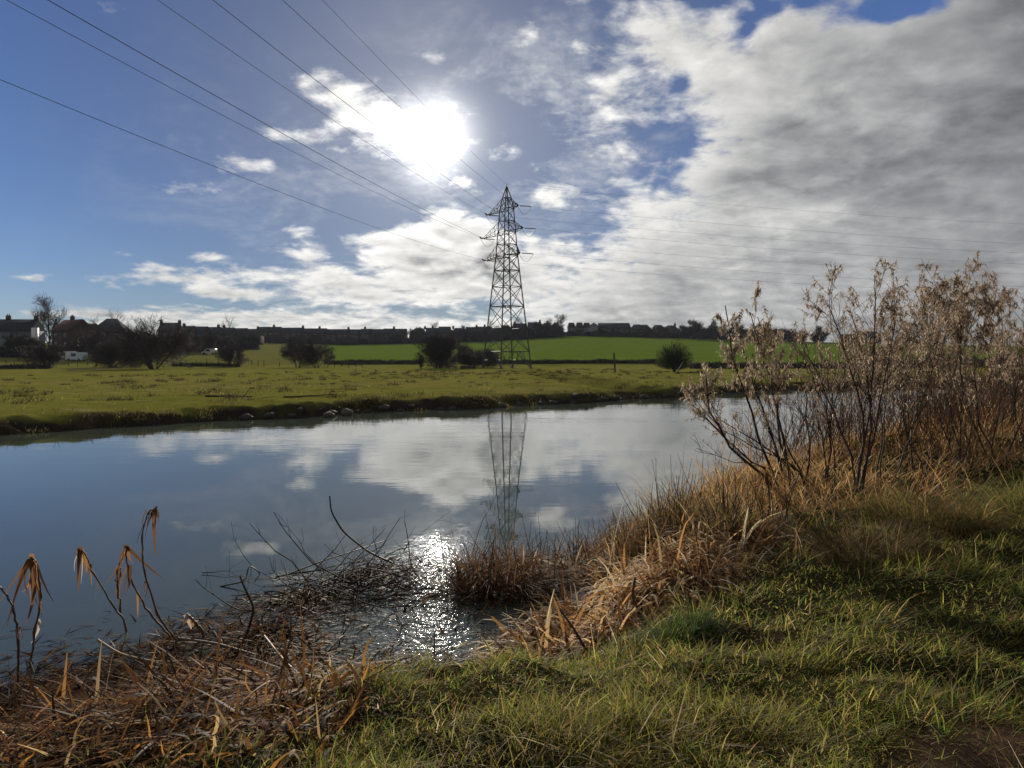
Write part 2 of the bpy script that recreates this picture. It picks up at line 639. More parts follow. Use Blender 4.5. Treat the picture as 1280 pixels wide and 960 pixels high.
# ------------------------------------------------------------------ ground sheet
def build_ground():
    th = np.concatenate([np.arange(-43, 43.01, 0.2), np.arange(46, 317, 3.0)]) * np.pi / 180
    rr = [0.3]
    while rr[-1] < 8000:
        r = rr[-1]
        rr.append(r + (0.012 * r if r < 22 else 0.27 if r < 75 else 0.016 * r if r < 520 else 0.06 * r) + 0.012)
    rr = np.array(rr)
    T, RR = np.meshgrid(th, rr)
    x, y = RR * np.sin(T), RR * np.cos(T)
    z = hgt(x, y)
    nT = len(th)
    v = np.stack([x, y, z], -1).reshape(-1, 3)
    idx = np.arange(len(rr) * nT).reshape(len(rr), nT)
    i0, i1 = idx[:-1], idx[1:]
    f = np.stack([i0, np.roll(i0, -1, 1), np.roll(i1, -1, 1), i1], -1)[..., ::-1].reshape(-1, 4)
    c = len(v)
    # colours the ground itself has: mud at the water, mossy soil, meadow, sown field
    X, Y, Z = v.T
    dn, df = bank_d(X, Y)
    s, t = river_st(X, Y)
    mud = np.array([0.035, 0.027, 0.02])
    soil = np.array([0.045, 0.034, 0.018])
    dirt = np.array([0.115, 0.072, 0.045])
    moss = np.array([0.038, 0.036, 0.014])
    meadow = np.array([0.215, 0.205, 0.04])
    dry = np.array([0.26, 0.215, 0.07])
    crop = np.array([0.135, 0.195, 0.022])
    rough = np.array([0.17, 0.165, 0.045])
    col = np.tile(mud, (len(v), 1))

    def lay(c2, m):
        nonlocal col
        m = np.clip(m, 0, 1)[:, None]
        col = col * (1 - m) + c2 * m
    lay(moss, sstep(0.5, 1.1, dn))
    lay(soil, sstep(0.5, 1.1, dn) * sstep(0.0, 0.5, vnoise(X, Y, 0.7, 51, 3)))
    lay(dirt, sstep(1.0, 0.3, np.hypot((X - 2.3) / 0.75, (Y - 3.3) / 0.5) + 0.4 * vnoise(X, Y, 0.35, 52, 2)) * (dn > 0))
    fside = sstep(0.7, 1.9, df + 0.8 * vnoise(X, Y, 1.5, 57, 2))
    bank_green = sstep(-0.1, 0.6, vnoise(X, Y, 0.9, 58, 3)) * (df > 0.15)
    lay(np.array([0.06, 0.062, 0.02]), bank_green * 0.8)
    lay(np.array([0.085, 0.06, 0.035]), sstep(0.1, 0.7, vnoise(X, Y, 0.7, 59, 2)) * (df > 0.1) * 0.7)
    lay(meadow, fside)
    lay(dry, fside * sstep(-0.1, 0.9, vnoise(X, Y, 11, 53, 3)) * 0.75)
    lay(np.array([0.13, 0.15, 0.03]), fside * sstep(0.1, 0.7, vnoise(X, Y, 5, 54, 3)) * 0.7)
    lay(np.array([0.075, 0.07, 0.025]), fside * sstep(0.35, 0.6, vnoise(X, Y * 0.7, 1.1, 65, 3)) * 0.75)
    lay(np.array([0.33, 0.27, 0.12]), fside * sstep(0.45, 0.75, vnoise(X * 0.5, Y, 1.4, 66, 3)) * 0.7)
    lay(rough, sstep(178, 190, Y) * (df > 0) * 0.8)
    xi = 640 + FPX * X / np.maximum(Y, 1)
    lay(crop, sstep(196, 200, Y) * sstep(395, 420, xi + vnoise(X, Y, 30, 55) * 12) * (df > 0))
    lay(np.array([0.17, 0.205, 0.035]), sstep(200, 204, Y) * (df > 0) * sstep(0, 1, vnoise(X, Y, 60, 56, 3)) * 0.5 * sstep(400, 420, xi))
    # tramlines and damp hollows of the sown field
    tram = np.abs(((X * 0.35 + Y * 0.94 + 4 * vnoise(X, Y, 60, 60)) / 14.0) % 1.0 - 0.5)
    sown = (Y > 200) & (xi > 415) & (df > 0)
    lay(np.array([0.10, 0.13, 0.035]), sown * sstep(0.06, 0.02, tram) * 0.5)
    lay(np.array([0.085, 0.11, 0.03]), sown * sstep(0.35, 0.8, vnoise(X * 0.35, Y, 9, 64, 2)) * 0.7)
    m, nt, out = new_mat('ground')
    p = objpos(nt)
    n = noise(nt, p, 7.0, 8, 0.65)
    n2 = noise(nt, p, 0.9, 5, 0.6)
    n3 = noise(nt, p, 45.0, 6, 0.75)
    k = (n - 0.5) * 1.1 + (n2 - 0.5) * 0.7 + (n3 - 0.5) * 2.0 + 1.0
    sc = nt.nodes.new('ShaderNodeVectorMath')
    sc.operation = 'SCALE'
    nt.links.new(tint_node(nt), sc.inputs[0])
    nt.links.new(k.s, sc.inputs[3])
    b = nt.nodes.new('ShaderNodeBsdfDiffuse')
    nt.links.new(sc.outputs[0], b.inputs['Color'])
    nt.links.new(bump(nt, n + n2 + n3 * 0.35, 0.9, 0.06), b.inputs['Normal'])
    nt.links.new(b.outputs[0], out.inputs[0])
    g = mesh_np('ground', v, f, m, None, col, smooth=True)
    g['kind'] = 'structure'


def build_water():
    s = np.concatenate([np.arange(-200, -10, 10), np.arange(-10, 60, 1.0), np.arange(60, 330, 5)])
    lo = np.interp(s, S_N, T_N) - 1.6
    hi = np.interp(s, S_F, T_F) + 1.6
    k = np.linspace(0, 1, 30)
    t = lo[:, None] + (hi - lo)[:, None] * k
    S = np.repeat(s[:, None], 30, 1)
    x, y = (S - t) * 0.70710678, (S + t) * 0.70710678
    v = np.stack([x, y, 0 * x], -1).reshape(-1, 3)
    idx = np.arange(len(v)).reshape(len(s), 30)
    f = np.stack([idx[:-1, :-1], idx[1:, :-1], idx[1:, 1:], idx[:-1, 1:]], -1).reshape(-1, 4)
    m, nt, out = new_mat('water')
    p = objpos(nt)
    sep = nt.nodes.new('ShaderNodeSeparateXYZ')
    nt.links.new(p, sep.inputs[0])
    X, Y = NV(nt, sep.outputs[0]), NV(nt, sep.outputs[1])
    # long lazy ripples in the open river, choppy water over the shallow bay under the bank
    w1 = noise(nt, mapping(nt, p, rot=(0, 0, R(20)), scale=(0.5, 1.5, 1)), 1.1, 3, 0.5, 0.6)
    w2 = noise(nt, mapping(nt, p, rot=(0, 0, R(-10)), scale=(0.8, 1.6, 1)), 4.2, 3, 0.5, 0.3)
    calm = noise(nt, p, 0.09, 3, 0.5, 0.5).smooth(0.38, 0.62, 0.25, 1.0)
    far = Y.smooth(12.0, 30.0)
    bay = noise(nt, p, 26.0, 2, 0.5, 0.4)
    bay2 = noise(nt, p, 9.0, 2, 0.5, 0.3)
    bx = (X + 0.72 + (Y - 8.5) * 0.06) / 1.3
    by = (Y - 7.6) / 4.2
    inbay = ((bx * bx + by * by) + (noise(nt, p, 1.3, 4, 0.6) - 0.5) * 1.3).smooth(1.15, 0.15)
    w3 = noise(nt, mapping(nt, p, rot=(0, 0, R(38)), scale=(0.45, 1.7, 1)), 2.3, 2, 0.5, 0.5)
    gust = noise(nt, mapping(nt, p, rot=(0, 0, R(40)), scale=(0.6, 1.6, 1)), 0.16, 3, 0.5, 0.3).smooth(0.45, 0.62)
    h = (w1 * 0.0052 + w2 * 0.0014 + w3 * 0.0050 * gust) * calm * (far * 0.9 + 0.18) + (bay * 0.0022 + bay2 * 0.0080) * inbay
    bn = nt.nodes.new('ShaderNodeBump')
    bn.inputs['Strength'].default_value = 1.0
    bn.inputs['Distance'].default_value = 1.0
    nt.links.new(h.s, bn.inputs['Height'])
    murk = noise(nt, p, 0.25, 4, 0.6)
    c = mixc(nt, murk.smooth(0.3, 0.7), (0.070, 0.088, 0.060), (0.088, 0.105, 0.076))
    b = principled(nt, Base_Color=c, Roughness=0.015, IOR=1.333)
    nt.links.new(bn.outputs[0], b.inputs['Normal'])
    nt.links.new(b.outputs[0], out.inputs[0])
    o = mesh_np('river', v, f, m)
    o['kind'] = 'structure'


build_ground()
build_water()


# ------------------------------------------------------------------ plants that branch
def along(P, Rr, t):
    """points, directions and radii at parameters t (N,m) on the paths P (N,K,3)"""
    K = P.shape[1]
    q = np.clip(t * (K - 1), 0, K - 1.001)
    i = q.astype(int)
    fr = (q - i)[..., None]
    n = np.arange(len(P))[:, None]
    p = P[n, i] * (1 - fr) + P[n, i + 1] * fr
    return p, norm(P[n, i + 1] - P[n, i]), Rr[n, i] * (1 - fr[..., 0]) + Rr[n, i + 1] * fr[..., 0]


def sprout(P, Rr, m, length, angle, up=0.2, K=4, wig=0.15, t0=0.25, thin=0.5, rmin=0.004, out=0.0, centre=None):
    """m side shoots on every path"""
    N = len(P)
    t = rng.uniform(t0, 1.0, (N, m))
    p, d, r = along(P, Rr, t)
    p, d, r, t = p.reshape(-1, 3), d.reshape(-1, 3), r.reshape(-1), t.reshape(-1)
    n = len(p)
    q = norm(np.cross(d, norm(rng.normal(size=(n, 3)))))
    a = np.radians(rng.uniform(angle[0], angle[1], n))[:, None]
    d = norm(d * np.cos(a) + q * np.sin(a) + np.array([0, 0, up]))
    if centre is not None:
        d = norm(d + norm(p - centre) * out)
    L = rng.uniform(length[0], length[1], n) * (1.15 - 0.5 * t)
    return walk(p, d, L, np.maximum(r * thin, rmin), K, wig, up * 0.4, rmin)


def walk(p, d, L, r, K=4, wig=0.15, up=0.05, rmin=0.003):
    pts = [p]
    for k in range(K - 1):
        d = norm(d + rng.normal(size=d.shape) * wig + np.array([0, 0, up]))
        p = p + d * (L / (K - 1))[:, None]
        pts.append(p)
    rad = np.maximum(r[:, None] * np.linspace(1, 0.35, K)[None], rmin * 0.6)
    return np.stack(pts, 1), rad


def wood_mesh(name, levels, sides, cols, mat, parent):
    B = Parts()
    for (P, Rr), sd_, c in zip(levels, sides, cols):
        v, f = tubes(P, Rr, sd_)
        k = P.shape[1] * sd_
        B.add(v, f, per_blade(np.asarray(c) * rng.lognormal(0, 0.18, (len(P), 1)), k))
    return B.build(name, mat, parent)


BARK = (0.05, 0.037, 0.03)


def bare_bush(name, loc, h, w, label, stems=8, group=None, dens=1.0, twig=0.022, cat='bush', green=0.0):
    """a leafless thorn bush: many trunks, a dome of fine twigs"""
    root = thing(name, loc, label, cat, group)
    n = stems
    a = rng.uniform(0, 2 * np.pi, n)
    p0 = np.stack([np.cos(a) * w * 0.05, np.sin(a) * w * 0.05, np.full(n, -0.1)], 1)
    sp = rng.uniform(0.1, 0.75, n)
    d = norm(np.stack([np.cos(a) * sp * w / h, np.sin(a) * sp * w / h, np.ones(n)], 1))
    t = walk(p0, d, rng.uniform(0.55, 0.85, n) * h, np.full(n, 0.02 * h * 0.7), 6, 0.16, 0.03)
    l1 = sprout(*t, 9, (0.18 * w, 0.42 * w), (30, 75), 0.15, 5, 0.2, 0.18)
    c = np.array([0, 0, 0.35 * h])
    l2 = sprout(*l1, int(10 * dens), (0.10 * w, 0.26 * w), (25, 80), 0.04, 4, 0.25, 0.1, 0.5, twig * 1.3, 0.3, c)
    l3 = sprout(*l2, 7, (0.06 * w, 0.16 * w), (20, 80), 0.05, 3, 0.25, 0.1, 0.6, twig, 0.3, c)
    wood_mesh('trunk', [t, l1], [6, 4], [BARK, BARK], M_TWIG, root)
    tw = np.array([0.062, 0.045, 0.044]) * (1 - green) + np.array([0.05, 0.07, 0.025]) * green
    wood_mesh('crown', [l2, l3], [3, 3], [tw, tw], M_TWIG, root)
    return root


def bare_tree(name, loc, h, w, label, group=None, clear=0.3, twig=0.03, dens=1.0, cat='tree'):
    root = thing(name, loc, label, cat, group)
    P = np.array([[[0, 0, -0.3], [0.02 * h, 0, 0.25 * h], [-0.01 * h, 0.01 * h, 0.5 * h], [0, 0, 0.8 * h]]])
    t = (P, np.array([[0.026, 0.02, 0.014, 0.006]]) * h)
    l1 = sprout(*t, 12, (0.3 * w, 0.6 * w), (35, 65), 0.25, 5, 0.16, clear, 0.55)
    l2 = sprout(*l1, int(7 * dens), (0.15 * w, 0.32 * w), (25, 65), 0.18, 4, 0.2, 0.25, 0.5, twig)
    l3 = sprout(*l2, 6, (0.08 * w, 0.2 * w), (20, 60), 0.12, 3, 0.2, 0.15, 0.6, twig * 0.6)
    wood_mesh('trunk', [t, l1], [7, 5], [BARK, BARK], M_TWIG, root)
    tw = (0.05, 0.042, 0.038)
    wood_mesh('crown', [l2, l3], [3, 3], [tw, tw], M_TWIG, root)
    return root


def leaf_cloud(n, lo, hi, size, cols, shape='dome', stretch=None):
    """leaf faces scattered through the volume of a crown or hedge (box lo..hi), lumpy"""
    lo, hi = np.asarray(lo, float), np.asarray(hi, float)
    p = rng.uniform(lo, hi, (n * 3, 3))
    c = (lo + hi) / 2
    q = (p - c) / ((hi - lo) / 2)
    lump = vnoise(p[:, 0] * 1.0 + 31, p[:, 2] * 1.3 + p[:, 1], (hi - lo).max() * 0.12, 7, 3) * 0.35
    if shape == 'dome':
        keep = (q[:, 0] ** 2 + q[:, 1] ** 2 + np.clip(q[:, 2], -0.6, 1) ** 2) < 0.85 + lump
    else:
        keep = (np.abs(q[:, 2]) < 0.72 + lump) & (np.abs(q[:, 1]) < 0.9 + lump)
    p = p[keep][:n]
    n = len(p)
    d = norm(rng.normal(size=(n, 3)) + np.array([0, 0, 0.5]))
    v, f, k = ribbons(p, d, rng.uniform(0.7, 1.4, n) * size, size * 0.45, 1, tipw=0.35)
    return v, f, per_blade(pick(cols, n, 0.25), k)


def spot(xpx, Y):
    X = (xpx - 640) / FPX * Y
    return np.array([X, Y, gz(X, Y)])


# ------------------------------------------------------------------ houses on the ridge
M_BRICK = solid('brick', (0.085, 0.062, 0.055), 0.9, 0.25, 2.0)
M_RENDER = solid('pale_render', (0.21, 0.22, 0.25), 0.9, 0.12, 1.0)
M_WHITE = solid('white_paint', (0.78, 0.78, 0.76), 0.5, 0.06, 2.0)
M_SLATE = solid('slate', (0.05, 0.05, 0.056), 0.95, 0.3, 3.0)
M_TILE = solid('red_tile', (0.11, 0.062, 0.052), 0.95, 0.25, 3.0)
M_FRAME = solid('window_frame', (0.3, 0.3, 0.3), 0.7, 0.1, 2.0)
M_DARKGLASS = solid('window_glass', (0.05, 0.06, 0.07), 0.08, 0.1, 1.0)
M_WOOD = solid('weathered_wood', (0.07, 0.052, 0.04), 0.9, 0.35, 8.0)
M_STEEL = solid('grey_steel', (0.075, 0.078, 0.082), 0.6, 0.2, 2.0, 0.2)
M_BLACK = solid('black_rubber', (0.02, 0.02, 0.02), 0.7, 0.2, 4.0)


def house(name, at, w, d, eave, ridge, rot, label, group=None, wall=None, roof=None, chim=(0.25,), hip=0.0, gable_mat=None, wins=3, cat='house', winmat=None):
    """w along the street front (local x), d deep (local y, front faces -y)"""
    root = thing(name, at, label, cat, group)
    root.rotation_euler = (0, 0, rot)
    wall, roof, winmat = wall or M_BRICK, roof or M_SLATE, winmat or M_FRAME
    B = Parts()
    B.box((-w / 2, -d / 2, -1.5), (w / 2, d / 2, eave))
    # gables
    for sx in (-1, 1):
        x = sx * w / 2
        if not hip:
            B.add([[x, -d / 2, eave], [x, d / 2, eave], [x, 0, ridge - 0.12], [x - sx * 0.2, 0, ridge - 0.12]], [[0, 1, 2, 3]])
    B.build('wall', gable_mat or wall, root)
    Rf = Parts()
    e, o = 0.35, 0.3
    hx = w / 2 + 0.15
    rx = hx - hip
    th = 0.16
    for dz in (0, th):
        pass
    top = [[-hx, -d / 2 - e, eave - 0.1], [hx, -d / 2 - e, eave - 0.1], [rx, 0, ridge], [-rx, 0, ridge], [hx, d / 2 + e, eave - 0.1], [-hx, d / 2 + e, eave - 0.1]]
    lowv = [[a, b, c - th] for a, b, c in top]
    Rf.add(top + lowv, [[0, 1, 2, 3], [3, 2, 4, 5], [7, 6, 9, 8], [8, 9, 11, 10], [0, 6, 7, 1], [4, 10, 11, 5], [1, 7, 8, 2], [2, 8, 10, 4], [0, 3, 9, 6], [3, 5, 11, 9]])
    if hip:
        Rf.add([top[1], top[4], top[2], top[2]], [[0, 1, 2, 3]])
        Rf.add([top[5], top[0], top[3], top[3]], [[0, 1, 2, 3]])
    rf = Rf.build('roof', roof, root)
    for cx in chim:
        C = Parts()
        x = (cx - 0.5) * w
        C.box((x - 0.55, -0.4, ridge - 0.7), (x + 0.55, 0.4, ridge + 1.0))
        for k in (-0.27, 0.27):
            C.tube([[x + k, 0, ridge + 0.99], [x + k, 0, ridge + 1.45]], [0.14, 0.11], 6)
        C.build('chimney', M_BRICK, rf)
    for k in range(wins):
        x = (k + 0.5) / wins * w - w / 2
        for zc in ((0.3 * eave, 0.74 * eave) if eave > 4 else (0.55 * eave,)):
            W = Parts()
            W.box((x - 0.55, -d / 2 - 0.06, zc - 0.6), (x + 0.55, -d / 2 + 0.02, zc + 0.6))
            wf = W.build('window', winmat, root)
            G = Parts()
            for g in (-0.25, 0.25):
                G.box((x + g - 0.2, -d / 2 - 0.075, zc - 0.5), (x + g + 0.2, -d / 2 - 0.055, zc + 0.5))
            G.build('pane', M_DARKGLASS, wf)
    return root


def build_houses():
    # the nearer houses at the left end, above the paddock
    house('farm_house', spot(8, 215), 17, 8, 6.0, 9.2, R(6), 'long dark roofed house with pale blue front, farthest left on the slope', None, M_RENDER, M_SLATE, (0.55, 0.98), 0, None, 5)
    g = Parts()
    p = spot(45, 212)
    g.box((-0.7, -0.6, 0), (0.7, 0.6, 6.8))
    o = g.build('white_annex', M_WHITE)
    o.location = p
    tag(o, 'narrow white gable end between dark roofed house and bare tree', 'outbuilding')
    house('red_roofed_house', spot(93, 232), 9, 8, 6.0, 9.3, R(-28), 'house with red tiled roof and one chimney above the parked vans', None, M_BRICK, M_TILE, (0.45,), 0, None, 2)
    house('red_roofed_house', spot(109, 250), 8, 8, 5.4, 8.2, R(-20), 'lower house with dull red roof right of the chimneyed one', None, M_BRICK, M_TILE, (), 0, None, 2)
    house('hipped_house', spot(141, 262), 11, 9, 5.6, 10.0, R(10), 'dark hip roofed house between leafless trees behind the paddock', None, M_BRICK, M_SLATE, (), 4.0, None, 2)
    house('gabled_house', spot(214, 330), 8, 7, 6.0, 9.6, R(4), 'tall narrow dark house rising above the big thorn bush', None, M_BRICK, M_SLATE, (0.03, 0.97), 0, None, 2)
    row = 'dark roofed houses in the row behind the big thorn bush'
    for i, xp in enumerate(np.arange(236, 320, 16.5)):
        house('row_house', spot(xp, 352 + 4 * i) + [0, 0, -0.2 * i], 6.2, 8, 5.2, 8.6, R(-6), 'dark roofed house in the row behind the big thorn bush', row, M_BRICK, M_SLATE, ((0.2,), (), (0.8,))[i % 3], 0, None, 2)
    ter = 'brick terraced houses along the ridge left of the pylon'
    for i, xp in enumerate(np.arange(331, 506, 14.2)):
        house('terraced_house', spot(xp, 432) + [0, 0, 0.3 + 0.3 * (i % 2) - 0.05 * i], 6.3, 8, 5.4, 8.4 - 0.08 * (i % 2), R(-2), 'brick house in the long dark terrace along the ridge', ter, M_BRICK, M_SLATE, ((), (0.35,), (), (0.9,))[i % 4], 0, None, 2)
    row2 = 'dark houses on the ridge between thorn bush and pylon'
    for i, (xp, wd, up) in enumerate([(524, 9, .2), (541, 7.5, .1), (556, 7, .3), (573, 8, 0), (590, 7, .1), (606, 8, -.3), (632, 8, .4), (650, 8, .6), (668, 8, .5), (684, 7, .2)]):
        house('ridge_house', spot(xp, 436) + [0, 0, up - 0.2], wd * 0.94, 8, 5.2, 8.3 + 0.3 * (i % 3), R(-3 + 5 * (i % 2)), 'dark house on the ridge between the thorn bush and pylon', row2, M_BRICK, M_SLATE, ((0.9,), (0.5,), (), (0.12,))[i % 4], 0.0 if i % 3 else 2.0, None, 2)
    names = ['pale walled semi detached house beside the round tree on the ridge', 'semi detached house with pale walls, second right of the round tree', 'narrow pale walled house next to the white gabled one']
    for i, xp in enumerate((714, 724, 733)):
        house('semi_detached_house', spot(xp, 440), 4.2, 8, 5.2, 7.8, 0, names[i], None, (M_RENDER, M_BRICK, M_RENDER)[i], M_SLATE, (), 0.8, None, 2)
    house('gabled_house', spot(742, 438), 5, 7, 5.2, 7.8, R(84), 'house with a white gable against the long low hall', None, M_RENDER, M_SLATE, (), 0, None, 1)
    house('hall', spot(767, 445), 17.5, 12, 5.0, 8.3, R(2), 'long low dark hall on the ridge right of the pylon', None, M_BRICK, M_SLATE, (), 0, None, 5, 'hall')
    for xp, wd, lb in ((796, 8, 'hip roofed dark house directly right of the long hall'), (805, 7, 'dark house with sloped end touching the hip roofed one'), (822, 8, 'free standing hip roofed house right of the gap'), (838, 8, 'dark house with a chimney behind the dead leaved sapling')):
        house('hipped_house', spot(xp, 442), wd, 8, 5.0, 7.6, 0, lb, None, M_BRICK, M_SLATE, (0.8,) if xp == 838 else (), 2.2, None, 2)
    house('barn', spot(1083, 430), 11, 9, 4.2, 6.6, R(8), 'low dark barn on the far field behind tall stems', None, M_WOOD, M_SLATE, (), 0, None, 0, 'barn')
    house('barn', spot(1059, 440), 7, 7, 3.2, 5.2, R(-8), 'smaller shed standing left of the dark barn', None, M_WOOD, M_SLATE, (), 0, None, 0, 'shed')


# ------------------------------------------------------------------ vehicles by the left houses
def van(xp, Y, rot, label, col, L=4.4, H=2.1):
    root = thing('parked_van', spot(xp, Y), label, 'van', None)
    root.rotation_euler = (0, 0, rot)
    m = solid('van_paint', col, 0.3, 0.05, 1.0)
    prof = [(-L / 2, .35), (-L / 2, H * .92), (-L / 2 + .15, H), (L * .18, H), (L * .34, H * .58), (L / 2 - .1, H * .48), (L / 2, .4)]
    B = Parts()
    n = len(prof)
    v = [[x, y, z] for y in (-.9, .9) for x, z in prof]
    B.add(v, [[i, (i + 1) % n, n + (i + 1) % n, n + i] for i in range(n)])
    B.add(v, [[0, 1, 2, 3], [0, 3, 4, 5], [0, 5, 6, 6], [n, n + 3, n + 2, n + 1], [n, n + 5, n + 4, n + 3], [n, n + 6, n + 6, n + 5]])
    B.build('body', m, root)
    for x in (-L * .3, L * .3):
        for y in (-.82, .82):
            W = Parts()
            W.tube([[x, y - .1, .33], [x, y + .1, .33]], [.33, .33], 12)
            W.tube([[x, y - .11, .33], [x, y - .1, .33]], [.02, .33], 12)
            W.tube([[x, y + .1, .33], [x, y + .11, .33]], [.33, .02], 12)
            W.build('wheel', M_BLACK, root)
    for y in (-.905, .905):
        W = Parts()
        W.box((-L * .12, y - .004, H * .55), (L * .16, y + .004, H * .88))
        W.build('side_window', M_DARKGLASS, root)
    W = Parts()
    W.add([[L * .19, -.75, H * .97], [L * .19, .75, H * .97], [L * .335, .75, H * .6], [L * .335, -.75, H * .6]], np.array([[0, 1, 2, 3]]))
    W.v[0] += np.array([0.02, 0, 0.02])
    W.build('windscreen', M_DARKGLASS, root)


# ------------------------------------------------------------------ pylon and its cables
PX, PY = (633.5 - 640) / FPX * 150, 150.0
PZ = gz(PX, PY)
ARM_A = R(122)
ARM_D = np.array([math.cos(ARM_A), math.sin(ARM_A), 0])


def half_diag(z):
    return float(np.interp(z, [0, 22.3, 26.8, 31.3, 33.4, 35.5], [4.9, 2.15, 1.75, 1.35, 0.85, 0.06]))


def corner(k, z):
    a = R(77 + 90 * k)
    r = half_diag(z)
    return np.array([r * math.cos(a), r * math.sin(a), z - PZ])


ARMS = [  # height, length of the left arm, length of the right arm
    (31.2, 7.3, 4.2), (26.8, 9.4, 5.8), (22.3, 8.4, 4.8)]
DIR_L = norm(np.array([-0.17, -1.0, -0.04]))
DIR_R = norm(np.array([1.0, 0.15, -0.03]))


def build_pylon():
    root = thing('electricity_pylon', (PX, PY, PZ), 'tall grey steel lattice electricity pylon with six arms on the meadow', 'pylon')
    lev = [0.4, 3.9, 8.4, 12.6, 16.4, 19.5, 22.3, 24.5, 26.8, 29.0, 31.3, 33.4, 35.5]
    for k in range(4):
        L = Parts()
        zz = [PZ - 0.4] + lev[1:]
        L.tube([corner(k, z) for z in zz], [0.13] * 3 + [0.115] * 4 + [0.10] * 6, 4)
        q = corner(k, PZ)
        L.box(q + [-0.45, -0.45, -0.5], q + [0.45, 0.45, 0.22])
        L.build('leg', M_STEEL, root)
    B = Parts()
    for i in range(len(lev) - 2):
        z0, z1 = max(lev[i], PZ), lev[i + 1]
        rad = 0.07 if z0 < 20 else 0.05
        for k in range(4):
            a0, a1 = corner(k, z0), corner(k, z1)
            b0, b1 = corner((k + 1) % 4, z0), corner((k + 1) % 4, z1)
            if i == 0:
                m = (a1 + b1) / 2
                B.tube([a0, m], [rad] * 2, 4)
                B.tube([b0, m], [rad] * 2, 4)
                B.tube([a1 * .5 + a0 * .5, a0 * .5 + m * .5], [rad * .7] * 2, 4)
                B.tube([b1 * .5 + b0 * .5, b0 * .5 + m * .5], [rad * .7] * 2, 4)
                B.tube([a1 * .65 + b1 * .35, a0 * .5 + m * .5], [rad * .7] * 2, 4)
                B.tube([b1 * .65 + a1 * .35, b0 * .5 + m * .5], [rad * .7] * 2, 4)
            else:
                B.tube([a0, b1], [rad] * 2, 4)
                B.tube([b0, a1], [rad] * 2, 4)
            B.tube([a1, b1], [rad] * 2, 4)
        if i in (0, 2, 4, 6, 8, 10):
            B.tube([corner(0, z1), corner(2, z1)], [rad * .8] * 2, 4)
            B.tube([corner(1, z1), corner(3, z1)], [rad * .8] * 2, 4)
    B.build('lattice', M_STEEL, root)
    P = Parts()
    P.tube([corner(0, 35.3) * [0, 0, 1], [0, 0, 36.1 - PZ]], [0.07, 0.05], 5)
    P.build('peak', M_STEEL, root)
    ends = []
    for z, l_left, l_right in ARMS:
        for side, L in ((1, l_left), (-1, l_right)):
            tip = ARM_D * side * L + np.array([0, 0, z - PZ])
            ks = (0, 1) if side == 1 else (2, 3)
            A = Parts()
            lowc = [corner(k, z) for k in ks]
            upc = [corner(k, z + 2.1) for k in ks]
            for c in lowc:
                A.tube([c, tip], [0.075, 0.06], 4)
            for c in upc:
                A.tube([c, tip], [0.06, 0.05], 4)
            n = 4
            for j in range(1, n):
                f0, f1 = j / n, (j - 1) / n
                for q in (0, 1):
                    lo = lowc[q] + (tip - lowc[q]) * f0
                    hi0 = upc[q] + (tip - upc[q]) * f0
                    hi1 = upc[q] + (tip - upc[q]) * f1
                    A.tube([lo, hi0], [0.035] * 2, 4)
                    A.tube([lo, hi1], [0.035] * 2, 4)
                x0, x1 = lowc[0] + (tip - lowc[0]) * f0, lowc[1] + (tip - lowc[1]) * f0
                y1 = lowc[1] + (tip - lowc[1]) * f1
                A.tube([x0, x1], [0.035] * 2, 4)
                A.tube([x0, y1], [0.035] * 2, 4)
            arm = A.build('cross_arm', M_STEEL, root)
            ee = []
            for dr in (DIR_L, DIR_R):
                I = Parts()
                k = np.linspace(0, 1, 41)
                path = tip + dr * (0.3 + 2.1 * k)[:, None]
                I.tube(path, np.where(np.arange(41) % 4 < 2, 0.14, 0.05), 8)
                I.build('insulator', M_STEEL, arm)
                ee.append(tip + dr * 2.5)
            J = Parts()
            k = np.linspace(0, 1, 14)[:, None]
            j = ee[0] * (1 - k) + ee[1] * k
            j[:, 2] -= 1.7 * np.sin(k[:, 0] * np.pi)
            J.tube(j, [0.03] * 14, 5)
            J.build('jumper_cable', M_STEEL, arm)
            ends.append((ee, z, side))
    return ends


def cable(p0, d, span, sag, drop, label, rad):
    n = 90
    k = np.linspace(0, 1, n) ** 1.0
    h = norm(np.array([d[0], d[1], 0]))
    P = p0 + h * (span * k)[:, None]
    P[:, 2] = p0[2] - 4 * sag * k * (1 - k) - drop * k
    B = Parts()
    B.tube(P - p0, [rad] * n, 5)
    o = B.build('power_cable', M_CABLE)
    o.location = p0
    tag(o, label, 'cable', 'overhead cables strung from the pylon')


M_CABLE = solid('cable_metal', (0.10, 0.10, 0.105), 0.6, 0.1, 1.0, 0.3)


def build_cables(ends):
    lv = {31.2: 'upper', 26.8: 'middle', 22.3: 'lowest'}
    base = np.array([PX, PY, PZ])
    for ee, z, side in ends:
        w = 'left' if side == 1 else 'right'
        cable(base + ee[0], DIR_L, 300, 6.0, 0, f'cable running overhead up to the left from the {lv[z]} {w} pylon arm', 0.018)
        cable(base + ee[1], DIR_R, 300, 5.25, 0.0, f'cable crossing the grey cloud rightwards from the {lv[z]} {w} pylon arm', 0.015)
    top = np.array([PX, PY, 35.9])
    cable(top, DIR_L, 300, 4.8, 0, 'thin earth wire running overhead to the left from the pylon peak', 0.015)
    cable(top, DIR_R, 300, 5.0, 0.0, 'thin earth wire running right from the pylon peak', 0.012)


